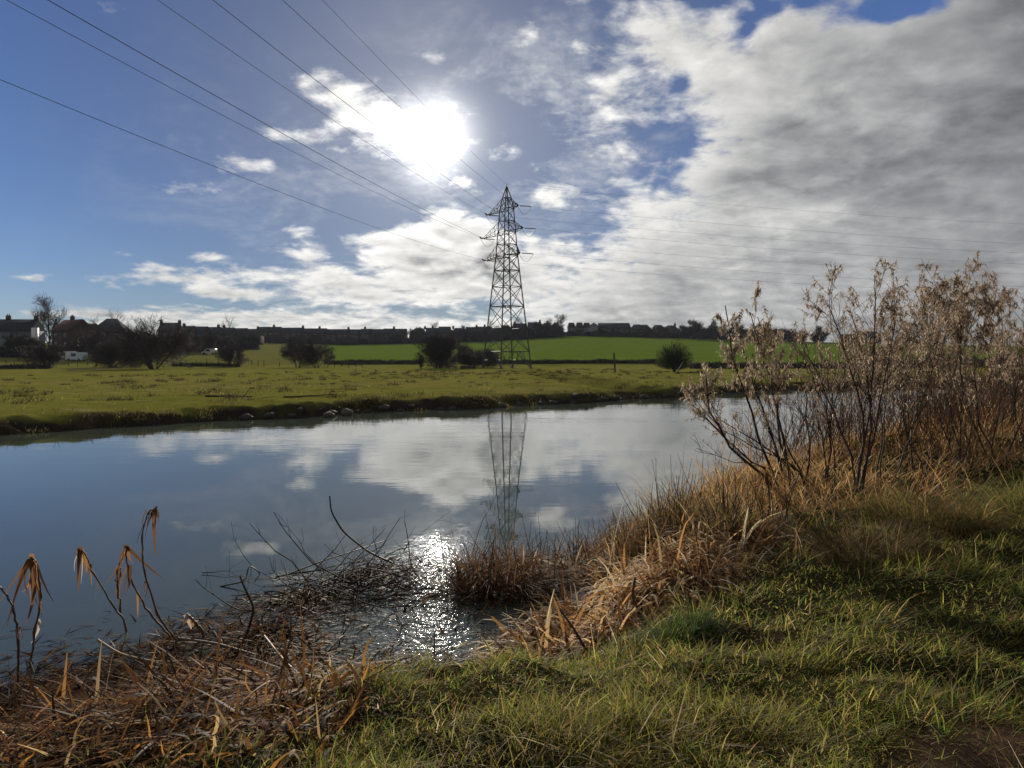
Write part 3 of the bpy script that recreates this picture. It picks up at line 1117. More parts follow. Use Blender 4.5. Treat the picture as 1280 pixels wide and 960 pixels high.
# ------------------------------------------------------------------ trees, bushes, hedges, fences on the far side
def hedge(x0, x1, Y, h, label, cols, dens=60, Y1=None, thick=1.6, leaf=0.12, parts=True):
    a, b = spot(x0, Y), spot(x1, Y1 or Y)
    L = np.linalg.norm((b - a)[:2])
    root = thing('hedge', a, label, 'hedge')
    n = int(L * dens * 1.8)
    t = rng.uniform(0, 1, n)
    dirv = (b - a) / L
    nrm = np.array([-dirv[1], dirv[0], 0])
    off = rng.normal(0, thick * 0.28, n)
    hh = h * (0.75 + 0.35 * vnoise(t * L, 0 * t, 3.0, int(x0) + 3, 3))
    z = hh * rng.uniform(-0.05, 1.0, n) ** 1.0
    p = a + (b - a) * t[:, None] + nrm * off[:, None]
    p[:, 2] = hgt(p[:, 0], p[:, 1]) + z * (1 - 0.25 * np.abs(off) / thick)
    B = Parts()
    d = norm(rng.normal(size=(n, 3)) * [1, 1, 0.8] + np.array([0, 0, 0.7]))
    v, f, k = ribbons(p - a, d, rng.uniform(0.6, 1.5, n) * leaf * 3.0, leaf * 0.9, 2, tipw=0.4)
    B.add(v, f, per_blade(pick(cols, n, 0.25), k))
    B.build('twigs' if parts else 'foliage', M_TWIG, root)
    S = Parts()
    for q in np.linspace(0.02, 0.98, max(3, int(L / 4))):
        c = a + (b - a) * q
        c[2] = gz(c[0], c[1])
        c = c - a
        S.tube([c + [0, 0, -0.2], c + [0.1, 0.05, h * 0.4], c + [0.0, -0.1, h * 0.75]], [0.06, 0.04, 0.02], 5)
    S.build('stems', M_WOOD, root)


def post(loc, h, r=0.07, tilt=(0, 0)):
    B = Parts()
    B.tube([[0, 0, -0.3], [tilt[0] * .5, tilt[1] * .5, h * .5], [tilt[0], tilt[1], h], [tilt[0], tilt[1], h + .01]], [r, r, r * .95, 0.005], 7)
    return B


def fence(pts, h, label, wires=(0.5, 0.9), name='post_and_wire_fence'):
    a = pts[0]
    root = thing(name, a, label, 'fence')
    tops = []
    for p in pts:
        hh = h * rng.uniform(0.8, 1.15)
        ti = rng.normal(0, 0.09, 2)
        o = post(None, hh, 0.075, ti).build('post', M_WOOD, root)
        o.location = p - a
        tops.append((p - a, ti, hh))
    for wz in wires:
        W = Parts()
        W.tube([q + np.array([t[0] * wz, t[1] * wz, hh * wz]) for q, t, hh in tops], [0.012] * len(tops), 4)
        W.build('wire', M_CABLE, root)


def stone_mesh(B, c, sx, sy, sz, seed, col):
    u = np.linspace(0, 2 * np.pi, 13)[:-1]
    w = np.linspace(-np.pi / 2, np.pi / 2, 8)
    U, W = np.meshgrid(u, w)
    d = np.stack([np.cos(W) * np.cos(U), np.cos(W) * np.sin(U), np.sin(W)], -1)
    k = 1 + 0.42 * vnoise(d[..., 0] * 1.3 + d[..., 2], d[..., 1] * 1.3 - d[..., 2] * .6, 0.55, seed, 4)
    v = d * k[..., None] * [sx, sy, sz]
    idx = np.arange(12 * 8).reshape(8, 12)
    f = np.stack([idx[:-1], np.roll(idx[:-1], -1, 1), np.roll(idx[1:], -1, 1), idx[1:]], -1).reshape(-1, 4)
    B.add(v.reshape(-1, 3) + c, f, col)


M_STONE = tinted('stone', 0.8, 5.0, 0.3, 0.02)


def build_far():
    bare = 'leafless trees among the far houses'
    bare_tree('bare_tree', spot(62, 240), 13.5, 15, 'large leafless tree with wide crown behind the dark roofed house', None, 0.16, 0.05, 3.4)
    bare_tree('bare_tree', spot(119, 290), 11.5, 7, 'thin leafless tree left of the hip roofed house', None, 0.4, 0.03, 0.7)
    bare_tree('bare_tree', spot(146, 300), 13, 11, 'leafless tree with rounded crown behind the hip roofed house', None, 0.35, 0.03)
    bare_tree('bare_tree', spot(172, 320), 11, 8, 'small leafless tree between hip roofed house and narrow house', None, 0.35, 0.03, 0.8)
    bare_tree('bare_tree', spot(287, 400), 13, 13, 'sparse leafless tree poking above the row of dark roofs', None, 0.4, 0.035, 0.5)
    bare_tree('bare_tree', spot(544, 450), 12, 10, 'leafless tree behind the ridge houses over the wide thorn bush', None, 0.4, 0.035, 0.8)
    bare_tree('bare_tree', spot(614, 450), 12.5, 9, 'leafless tree on the ridge just left of the pylon', None, 0.35, 0.04)
    bare_tree('bare_tree', spot(646, 452), 13, 10, 'leafless tree on the ridge seen through the pylon', None, 0.35, 0.04)
    bare_tree('bare_tree', spot(686, 446), 11.5, 8, 'small bushy leafless tree left of the round tree', None, 0.3, 0.05, 1.3)
    bare_tree('round_tree', spot(701, 440), 12, 11, 'dense round crowned tree topping the ridge right of the pylon', None, 0.25, 0.05, 1.8)
    for xp, h, w, lb in ((868, 9, 11, 'bushy dark tree beside the last ridge house'), (892, 8.5, 10, 'dark ridge tree half hidden by the dead leaved sapling'), (920, 8, 10, 'dark ridge tree left of the two low bushy ones'), (946, 7, 9, 'low bushy tree at right end of the dark ridge line'), (968, 5.5, 8, 'lowest bushy tree where the dark ridge line ends'), (1025, 6, 10, 'small dark tree left of the shed on the far field')):
        bare_tree('bushy_tree', spot(xp, 430), h, w, lb, None, 0.12, 0.11, 2.2)
    for xp, Y, h, w, lb in ((26, 204, 5.0, 8, 'dark scrub bush in front of the dark roofed house'), (122, 200, 6.0, 8, 'dark scrub bush right of the parked vans'), (165, 205, 6.4, 9, 'dark scrub bush behind the largest thorn bush, below the hip roofed house'), (232, 228, 6.4, 9, 'dark scrub bush just right of the largest thorn bush'), (258, 250, 6.0, 8, 'dark scrub bush standing above the small white van'), (312, 300, 6.5, 9, 'dark scrub bush at right end of the row of dark houses')):
        bare_bush('scrub_bush', spot(xp, Y), h, w, lb, 10, 'dark scrub bushes in the gardens of the left houses', 1.2, 0.03)
    for xp, w in ((858, 9), (872, 11), (886, 10), (900, 12), (914, 10), (928, 12), (943, 10), (957, 11), (972, 9), (988, 10), (1004, 9), (1022, 9)):
        bare_bush('ridge_tree', spot(xp, 427 + rng.uniform(-4, 4)), rng.uniform(6.0, 8.6) * (1 - max(0, xp - 920) * 0.0035), w, 'dark rounded tree in the unbroken treeline at right end of the ridge', 8, 'dark trees in the treeline at right end of the ridge', 1.1, 0.06)
    for xp, w in ((520, 8), (583, 9), (628, 9), (641, 8), (676, 9), (694, 10)):
        bare_bush('ridge_bush', spot(xp, 427), rng.uniform(7.5, 9.5), w, 'tall dark bush breaking the roofline of the ridge houses', 8, 'tall dark bushes among the ridge houses', 1.1, 0.05)
    for xp, Y, h, w in ((345, 412, 6, 8), (374, 412, 5, 7), (398, 412, 6.5, 9), (436, 414, 5.5, 8), (471, 414, 6, 8), (498, 416, 6.5, 8), (518, 418, 7, 9), (566, 418, 6, 9), (603, 418, 7, 9), (622, 418, 6, 9), (660, 420, 6.5, 10), (690, 420, 7, 9), (752, 426, 5, 8), (808, 426, 5, 8), (832, 426, 6, 9)):
        bare_bush('garden_bush', spot(xp, Y), h, w, 'dark leafless bush in the gardens of the ridge houses', 7, 'dark leafless bushes in the gardens of the ridge houses', 0.9, 0.05)
    # gardens: dark evergreen and thorn growth in front of the houses
    ev = [(3, (0.022, 0.024, 0.016)), (2, (0.03, 0.024, 0.02)), (1, (0.035, 0.038, 0.02))]
    hedge(300, 512, 420, 3.2, 'long dark garden hedge below the terraced houses on the ridge', ev, 170, None, 2.5, 0.25)
    hedge(512, 704, 424, 3.6, 'dark garden hedge below the ridge houses behind the pylon', ev, 170, None, 2.5, 0.25)
    hedge(702, 862, 428, 3.0, 'dark hedge along the crest of the bright green field', ev, 170, None, 2.5, 0.25)
    hedge(855, 1000, 424, 4.6, 'low dark hedge under the ridge trees', ev, 120, None, 2.5, 0.25)
    hedge(104, 205, 205, 5.0, 'tall dark hedge below the hip roofed house', ev, 240, 252, 4.0, 0.25)
    hedge(200, 322, 236, 5.5, 'tall dark hedge below the row of dark roofed houses', ev, 240, 300, 3.0, 0.2)
    hedge(-30, 60, 196, 3.0, 'dark hedge under the dark roofed house by the paddock', ev, 240, 190, 2.0, 0.16)
    # thorn bushes on the meadow
    B = [  # x, distance, height, width, label
        (58, 150, 6.6, 5.2, 'thorn bush standing in front of the parked vans', 9),
        (140, 158, 5.6, 10.0, 'wide thorn bush between the van bush and the largest bush', 10),
        (192, 142, 8.4, 11.5, 'largest dark thorn bush with broad dome crown on the left meadow', 14),
        (291, 168, 6.6, 7.0, 'upright thorn bush with narrow foot beside the paddock fence', 6),
        (372, 165, 6.6, 8.0, 'twin trunked thorn bush, its left half by the broken fence', 6),
        (396, 166, 5.4, 6.5, 'low thorn bush growing against the twin trunked one', 6),
        (548, 148, 6.9, 7.6, 'dense rounded thorn bush left of the pylon', 16),
        (526, 146, 4.0, 2.0, 'slender young thorn left of the dense rounded bush', 4),
        (590, 158, 4.6, 6.6, 'lower brown thorn bush between dense bush and pylon', 10),
        (608, 162, 4.0, 5.0, 'brown scrub bush nearest to the pylon legs', 8),
    ]
    for x, Y, h, w, lb, st in B:
        bare_bush('thorn_bush', spot(x, Y), h, w, lb, st, 'thorn bushes on the far meadow', 1.0 if w > 3 else 0.6)
    # the gorse bush by the far bank
    loc = spot(843, 112)
    g = thing('gorse_bush', loc, 'dark green spiky evergreen bush by the leaning post', 'bush')
    n = 5200
    a = rng.uniform(0, 2 * np.pi, n)
    u = rng.uniform(0.15, 1, n) ** 0.6
    e = np.arcsin(rng.uniform(0, 1, n))
    lump = 1 + 0.25 * vnoise(a * 2, e * 3, 0.8, 88, 2)
    p = np.stack([np.cos(a) * np.cos(e) * 2.6, np.sin(a) * np.cos(e) * 2.2, np.sin(e) * 3.3 + 0.7], 1) * (u * lump)[:, None]
    p[:, 2] = np.maximum(p[:, 2], 0.05)
    v, f, k = ribbons(p, norm(p * [1, 1, .8] + rng.normal(size=(n, 3)) * 0.6 + [0, 0, .8]), rng.uniform(0.25, 0.7, n), 0.06, 2, 0.1, tipw=0.2)
    Bp = Parts()
    Bp.add(v, f, per_blade(pick([(3, (0.022, 0.035, 0.012)), (2, (0.035, 0.045, 0.018)), (1, (0.05, 0.045, 0.02))], n, 0.3), k))
    Bp.build('foliage', M_LEAF, g)
    Bp = Parts()
    for q in range(7):
        an = q * 0.9
        Bp.tube([[0, 0, -0.2], [0.5 * math.cos(an), 0.4 * math.sin(an), 0.9], [1.3 * math.cos(an), 1.1 * math.sin(an), 2.2]], [0.09, 0.06, 0.02], 5)
    Bp.build('trunk', M_WOOD, g)
    # low hedge lines between the fields
    br = [(3, (0.045, 0.03, 0.024)), (2, (0.03, 0.026, 0.016)), (1, (0.075, 0.05, 0.03))]
    hedge(405, 528, 190, 1.15, 'low brown hedge between broken fence and dense rounded bush', br, 190)
    hedge(610, 838, 190, 1.1, 'low brown hedge line below the bright green field, right of pylon', br, 190)
    hedge(862, 1075, 148, 1.4, 'rounded brown hedge on the far bank seen through the saplings', br, 210)
    hedge(1075, 1330, 150, 2.6, 'tall brown scrub hedge at far right across the river', br, 190, 190)
    hedge(-20, 62, 146, 0.9, 'low dark scrub along the ditch at left edge of the meadow', br, 160)
    hedge(215, 300, 168, 0.7, 'thin dark scrub along the ditch right of the largest bush', br, 150)
    # fences and posts
    fence([spot(x, y) for x, y in ((-6, 163), (8, 163), (18, 163), (30, 161), (44, 160))], 1.35, 'old post and wire fence left of the van thorn bush')
    fence([spot(x, y) for x, y in ((86, 165), (97, 163), (110, 168), (121, 170))], 1.35, 'short run of fence posts right of the van thorn bush')
    fence([spot(x, y) for x, y in ((217, 172), (233, 172), (245, 174), (259, 176), (273, 176))], 1.3, 'leaning fence posts in the paddock right of the largest bush')
    fence([spot(x, y) for x, y in ((302, 180), (315, 178), (323, 174), (330, 172), (349, 172))], 1.3, 'leaning fence posts left of the twin trunked bush')
    fence([spot(x, y) for x, y in ((410, 172), (418, 171), (427, 174), (436, 170), (445, 172), (453, 171))], 1.5, 'broken timber fence with rails beside the twin trunked bush', (), 'rail_fence')
    rf = bpy.data.objects[[o.name for o in bpy.data.objects if o.name.startswith('rail_fence')][0]]
    a = spot(410, 172)
    for zr in (0.55, 1.05):
        for (q0, q1) in ((410, 427), (427, 445), (436, 453)):
            W = Parts()
            W.tube([spot(q0, 172) - a + [0, 0, zr + rng.normal(0, .15)], spot(q1, 171.5) - a + [0, 0, zr + rng.normal(0, .15)]], [0.06, 0.055], 5)
            W.build('rail', M_WOOD, rf)
    p = spot(769, 112)
    o = post(None, 2.75, 0.13, (-0.22, 0)).build('wooden_post', M_WOOD)
    o.location = p
    tag(o, 'lone tall wooden post on the meadow right of the pylon', 'post')
    p = spot(845, 96)
    o = post(None, 1.5, 0.10, (0.95, 0.1)).build('wooden_post', M_WOOD)
    o.location = p
    tag(o, 'leaning dark wooden post below the spiky evergreen bush', 'post')
    # trough and fallen wood on the meadow
    p = spot(585, 138)
    T = thing('feed_trough', p, 'low dark trough on the meadow left of the pylon foot', 'trough')
    W = Parts()
    W.box((-1.3, -0.3, 0.12), (1.3, 0.3, 0.2))
    for y in (-0.33, 0.33):
        W.box((-1.33, y - 0.03, 0.12), (1.33, y + 0.03, 0.62))
    for x in (-1.34, 1.34):
        W.box((x - 0.03, -0.36, 0.12), (x + 0.03, 0.36, 0.6))
    W.build('basin', M_WOOD, T)
    for x in (-1.0, 1.0):
        W = Parts()
        W.box((x - 0.06, -0.3, -0.2), (x + 0.06, 0.3, 0.115))
        W.build('leg', M_WOOD, T)
    for (x0, y0, x1, y1, r, lb) in ((258, 496, 314, 497, 0.055, 'dark log lying in the meadow grass near the left bank'), (355, 497, 420, 493, 0.045, 'long pale branch lying in the grass, right of the dark log'), (85, 463, 178, 459, 0.09, 'long dark log lying left of the largest thorn bush')):
        pa, pb = ground_at(np.array([x0, x1]), np.array([y0, y1]))
        a = pa
        W = Parts()
        k = np.linspace(0, 1, 8)[:, None]
        path = pa * (1 - k) + pb * k + rng.normal(0, 0.05, (8, 3))
        path[:, 2] = hgt(path[:, 0], path[:, 1]) + r * 0.8
        W.tube(path - a, np.linspace(r, r * 0.5, 8), 6)
        W.tube([path[6] - a, path[6] - a + [0.3, 0.2, 0.45]], [r * .5, r * .2], 5)
        o = W.build('fallen_log', M_WOOD)
        o.location = a
        tag(o, lb, 'log')
    # stones at the foot of the far bank
    def stone(p, s, label, col, i, group):
        Bs = Parts()
        stone_mesh(Bs, np.zeros(3), s * rng.uniform(.85, 1.2), s * .8, s * .62, i * 7 + 3, np.array(col))
        o = Bs.build('bank_stone', M_STONE, None, False)
        o.location = p
        tag(o, label, 'stone', group)
    P = ground_at(np.array([411, 434]), np.array([521, 519]), 0.0)
    stone(P[0] + [0, 0, .1], 0.22, 'pale squarish stone at the water edge, the left of a pair', (0.13, 0.115, 0.1), 1, None)
    stone(P[1] + [0, 0, .1], 0.30, 'large pale rounded stone at the water edge under the grass bank', (0.12, 0.105, 0.092), 2, None)
    P = ground_at(np.array([691]), np.array([500]), 0.0)
    stone(P[0] + [0, 0, .15], 0.32, 'pale flat stone at the water edge below the pylon', (0.2, 0.19, 0.175), 3, None)
    for i in range(46):
        s = 14 + 38 * (i + rng.uniform(0, 1)) / 46
        t = float(np.interp(s, S_F, T_F)) + 0.75 * float(vnoise(np.array([s]), np.array([0.0]), 4.5, 5, 3)[0]) + rng.uniform(-0.05, 0.45)
        x, y = (s - t) * 0.70710678, (s + t) * 0.70710678
        sz = rng.uniform(0.10, 0.27)
        stone(np.array([x, y, max(gz(x, y), 0) + sz * 0.2]), sz, 'dark half buried stone in the foot of the far bank', (0.07, 0.062, 0.05), i + 10, 'dark stones along the far bank')
    van(82, 186, R(175), 'white van parked left of the pale blue one below the houses', (0.72, 0.74, 0.76), 4.6, 2.0)
    van(96, 182, R(168), 'pale blue van parked at right of the white one', (0.5, 0.6, 0.66), 4.6, 2.1)
    van(262, 232, R(180), 'small white van half hidden among the far dark gardens', (0.75, 0.76, 0.78), 4.2, 1.8)


def build_meadow_grass():
    """rushes and rough grass of the far meadow, too many to count"""
    n = 60000
    s = rng.uniform(-10, 110, n * 3)
    df = np.where(rng.uniform(0, 1, n * 3) < 0.25, rng.uniform(0.15, 2.4, n * 3), rng.exponential(15, n * 3) + 0.2)
    t = np.interp(s, S_F, T_F) + df
    x, y = (s - t) * 0.70710678, (s + t) * 0.70710678
    xi = 640 + FPX * x / np.maximum(y, 1)
    dens = 0.05 + 1.1 * sstep(0.1, 0.7, vnoise(x, y, 3.2, 71, 3)) + 0.8 * (df < 2.4) * sstep(-0.1, 0.4, vnoise(x, y, 1.8, 77, 2))
    ok = (xi > -150) & (xi < 1430) & (y > 15) & (y < 170) & (rng.uniform(0, 1.3, len(x)) < dens)
    x, y, df = x[ok][:n], y[ok][:n], df[ok][:n]
    n = len(x)
    p = np.stack([x, y, hgt(x, y) - 0.02], 1)
    big = sstep(0.25, 0.7, vnoise(x, y, 1.5, 72, 2))
    L = rng.uniform(0.07, 0.2, n) + big * rng.uniform(0, 0.32, n)
    v, f, k = ribbons(p, rng.normal(size=(n, 3)) * [.5, .5, .1] + [0, 0, 1], L, 0.022 + y * 0.0003, 2, rng.uniform(0.1, 0.9, n), tipw=0.25)
    c = pick([(5, (0.15, 0.15, 0.035)), (3, (0.2, 0.18, 0.05)), (1, (0.3, 0.24, 0.1)), (1, (0.11, 0.09, 0.04))], n, 0.2)
    rush = (big > 0.4)[:, None]
    edge = (df < 2.4)[:, None]
    c = np.where(edge, pick([(3, (0.10, 0.08, 0.03)), (2, (0.14, 0.13, 0.035)), (1, (0.2, 0.14, 0.06))], n, 0.25), c)
    c = np.where(rush, pick([(2, (0.05, 0.045, 0.02)), (2, (0.08, 0.075, 0.025))], n, 0.3), c)
    B = Parts()
    B.add(v, f, per_blade(c, k))
    # dark rush tufts standing in loose drifts
    m = 420
    s = rng.uniform(0, 110, m * 4)
    t = np.interp(s, S_F, T_F) + rng.uniform(2, 75, m * 4)
    x, y = (s - t) * 0.70710678, (s + t) * 0.70710678
    xi = 640 + FPX * x / np.maximum(y, 1)
    ok = (xi > -60) & (xi < 1340) & (y > 20) & (y < 145) & (vnoise(x, y, 14, 78, 2) + rng.uniform(-0.5, 0.5, len(x)) > 0.05)
    x, y = x[ok][:m], y[ok][:m]
    q = 34
    x2, y2 = np.repeat(x, q), np.repeat(y, q)
    sz = np.repeat(rng.uniform(0.5, 1.3, len(x)), q)
    x2, y2 = x2 + rng.normal(0, 0.22, len(x2)) * sz, y2 + rng.normal(0, 0.3, len(x2)) * sz
    p = np.stack([x2, y2, hgt(x2, y2) - 0.02], 1)
    v, f, k = ribbons(p, rng.normal(size=(len(x2), 3)) * [.6, .6, .1] + [0, 0, 1], rng.uniform(0.12, 0.36, len(x2)) * sz, 0.03 + y2 * 0.0004, 2, rng.uniform(0.1, 0.8, len(x2)), tipw=0.25)
    B.add(v, f, per_blade(pick([(3, (0.045, 0.04, 0.017)), (2, (0.07, 0.062, 0.022)), (1, (0.12, 0.08, 0.03))], len(x2), 0.25), k))
    o = B.build('meadow_grass', M_LEAF)
    tag(o, 'rough olive grass and rush tufts covering the far meadow', 'grass', None, 'stuff')


build_houses()
build_far()
build_cables(build_pylon())
build_meadow_grass()


# ------------------------------------------------------------------ the near bank
def spread(n, rmin, rmax, a=52):
    """points round the camera's stand, denser close by"""
    r = rmin * (rmax / rmin) ** rng.uniform(0, 1, n)
    th = np.radians(rng.uniform(-a, a, n))
    return r * np.sin(th), r * np.cos(th), r


def in_dirt(x, y):
    return np.hypot((x - 2.3) / 0.75, (y - 3.3) / 0.5)


def dry_zone(x, y):
    """the strip of tall dead grass between the saplings and the short green grass"""
    dn, _ = bank_d(x, y)
    s, t = river_st(x, y)
    w = 2.0 + 0.58 * np.clip(s - 7, 0, 14) + 0.7 * vnoise(x, y, 1.3, 61, 2)
    return sstep(6.0, 8.5, s) * sstep(w + 0.5, w - 0.5, dn) * (dn > -0.1)


def flow(x, y, size, seed):
    a = vnoise(x, y, size, seed, 2) * 3.6
    return np.stack([np.cos(a), np.sin(a), 0 * a], -1)


def build_grass():
    B = Parts()
    for (n, L0, L1, wd, cols, layer) in (
        (270000, 0.06, 0.16, 0.0058, [(5, (0.17, 0.215, 0.032)), (4, (0.28, 0.27, 0.05)), (2.5, (0.40, 0.32, 0.11)), (1.2, (0.07, 0.12, 0.03)), (2.5, (0.24, 0.15, 0.055))], 0),
        (60000, 0.10, 0.26, 0.0075, [(4, (0.18, 0.235, 0.045)), (4, (0.30, 0.28, 0.07)), (3, (0.42, 0.33, 0.13)), (1, (0.10, 0.17, 0.06))], 1),
        (42000, 0.10, 0.32, 0.0062, [(4, (0.48, 0.36, 0.16)), (3, (0.34, 0.21, 0.09)), (1, (0.6, 0.5, 0.32))], 2),
        (120000, 0.04, 0.12, 0.0055, [(4, (0.13, 0.085, 0.038)), (3, (0.22, 0.155, 0.065)), (2, (0.075, 0.05, 0.025)), (2, (0.12, 0.13, 0.03)), (1, (0.36, 0.28, 0.14))], 3)):
        x, y, r = spread(n * 2, 1.6, 26)
        dn, _ = bank_d(x, y)
        dens = sstep(0.25, 0.8, dn + 0.25 * vnoise(x, y, 0.5, 62, 2))
        dens = dens * (1 - 0.85 * dry_zone(x, y)) * ((0.14 if layer < 3 else 0.5) + (0.86 if layer < 3 else 0.5) * sstep(0.45, 1.1, in_dirt(x, y) + 0.6 * vnoise(x, y, 0.3, 63, 2)))
        dens = dens * (0.12 + 0.88 * sstep(-1.35, -0.85, x + 0.25 * vnoise(x, y, 0.4, 60, 2)))
        if layer < 3:
            dens = dens * (0.38 + 0.62 * sstep(-0.5, 0.3, vnoise(x, y, 0.24, 64 + layer, 2))) * (0.55 + 0.45 * sstep(-0.6, 0.1, vnoise(x, y, 0.5, 70, 2)))
        if layer == 1:
            dens = dens * sstep(-0.1, 0.5, vnoise(x, y, 0.6, 67, 2))
        if layer == 2:
            dens = dens * sstep(-0.3, 0.4, vnoise(x, y, 0.8, 68, 2))
        ok = rng.uniform(0, 1, len(x)) < dens
        x, y, r = x[ok][:n], y[ok][:n], r[ok][:n]
        m = len(x)
        p = np.stack([x, y, hgt(x, y) - 0.01], 1)
        clump = 0.5 + 1.05 * sstep(-0.35, 0.7, vnoise(x, y, 0.36, 65, 2))
        L = rng.uniform(L0, L1, m) * clump
        fl = norm(flow(x, y, 0.8, 66) + np.array([0.75, -0.75, 0]))
        upk = (0.62, 0.5, 0.18, 0.07)[layer]
        lean = fl * (0.75 if layer else 0.5) + rng.normal(size=(m, 3)) * [.55, .55, .2] + np.array([0, 0, upk])
        lean[:, 2] = np.abs(lean[:, 2]) + 0.06
        v, f, k = ribbons(p, lean, L, wd * (0.75 + 0.09 * r) * rng.uniform(0.7, 1.4, m), 3, rng.uniform(0.1, 1.0, m) * (1.0, 1.0, 0.55, 0.3)[layer], tipw=0.12)
        c = pick(cols, m, 0.28)
        pale = sstep(0.0, 0.7, vnoise(x, y, 1.1, 69, 2))[:, None]
        c = c * (1 - 0.35 * pale) + np.array([0.21, 0.165, 0.05]) * 0.35 * pale
        B.add(v, f, per_blade(c, k))
    o = B.build('bank_grass', M_LEAF)
    tag(o, 'short matted green and straw coloured grass on the near bank', 'grass', None, 'stuff')


def build_dry_grass():
    x, y, r = spread(230000, 4, 60, 50)
    ok = rng.uniform(0, 1, len(x)) < dry_zone(x, y) * (0.4 + 0.6 * sstep(-0.4, 0.3, vnoise(x, y, 0.5, 73, 2)))
    x, y, r = x[ok][:70000], y[ok][:70000], r[ok][:70000]
    m = len(x)
    p = np.stack([x, y, hgt(x, y) - 0.02], 1)
    h = 0.34 + 0.42 * sstep(-0.5, 0.6, vnoise(x, y, 0.9, 74, 2))
    tall = rng.uniform(0, 1, m) < 0.06
    L = rng.uniform(0.5, 1.2, m) * h * np.where(tall, 1.6, 1)
    lean = flow(x, y, 1.2, 75) * 0.5 + rng.normal(size=(m, 3)) * [.5, .5, .15] + np.array([0, 0, 0.75])
    lean[:, 2] = np.abs(lean[:, 2]) + 0.1
    v, f, k = ribbons(p, lean, L, 0.0062 * (0.8 + 0.07 * r), 4, np.where(tall, 0.2, rng.uniform(0.4, 1.3, m)), tipw=0.1)
    c = pick([(4, (0.50, 0.27, 0.10)), (3, (0.58, 0.37, 0.16)), (2, (0.28, 0.14, 0.065)), (1.4, (0.62, 0.48, 0.28)), (0.5, (0.24, 0.22, 0.055))], m, 0.25)
    o = mesh_np('dry_grass', v, f, M_STRAW, None, per_blade(c, k))
    tag(o, 'tall orange brown dead grass along the top of the near bank', 'grass', None, 'stuff')
    # thin dead weeds behind it
    x, y, r = spread(60000, 9, 60, 45)
    s, t = river_st(x, y)
    dn, _ = bank_d(x, y)
    ok = (dn > 0.1) & (dn < 4.5) & (s > 13) & (rng.uniform(0, 1, len(x)) < 0.5 + 0.5 * vnoise(x, y, 1.5, 76))
    x, y, r = x[ok][:1500], y[ok][:1500], r[ok][:1500]
    m = len(x)
    p = np.stack([x, y, hgt(x, y)], 1)
    st = walk(p, norm(rng.normal(size=(m, 3)) * [.4, .4, 0] + [0, 0, 1]), rng.uniform(0.5, 1.8, m), np.full(m, 0.006) * (0.6 + 0.04 * r), 5, 0.07, 0.05, 0.002)
    tw = sprout(*st, 4, (0.15, 0.5), (20, 60), 0.3, 3, 0.15, 0.35, 0.6, 0.0035)
    o = wood_mesh('dead_weeds', [st, tw], [4, 3], [(0.24, 0.15, 0.09), (0.32, 0.21, 0.13)], M_STRAW, None)
    tag(o, 'thicket of thin brown dead weed stems along the right bank', 'weeds', None, 'stuff')


# debris of reeds washed up along the shore: centre x, y, radius, weight
MATS = [(-3.5, 5.7, 1.3, 1.0), (-2.8, 6.3, 1.1, 1.0), (-2.35, 7.3, 0.95, 0.8), (-1.95, 9.2, 0.95, 0.75), (-2.3, 8.2, 0.7, 0.6), (-1.0, 6.4, 1.0, 0.28), (-0.5, 8.4, 1.0, 0.12), (0.25, 6.9, 0.6, 0.6), (-5.0, 4.6, 1.2, 1.0), (-2.0, 6.2, 0.9, 0.9), (-1.6, 5.5, 0.8, 0.7), (-3.2, 5.0, 1.0, 1.0), (-2.2, 4.9, 0.9, 0.9)]


def lying(x, y, extra=0.0):
    return np.maximum(hgt(x, y), 0.0) + extra


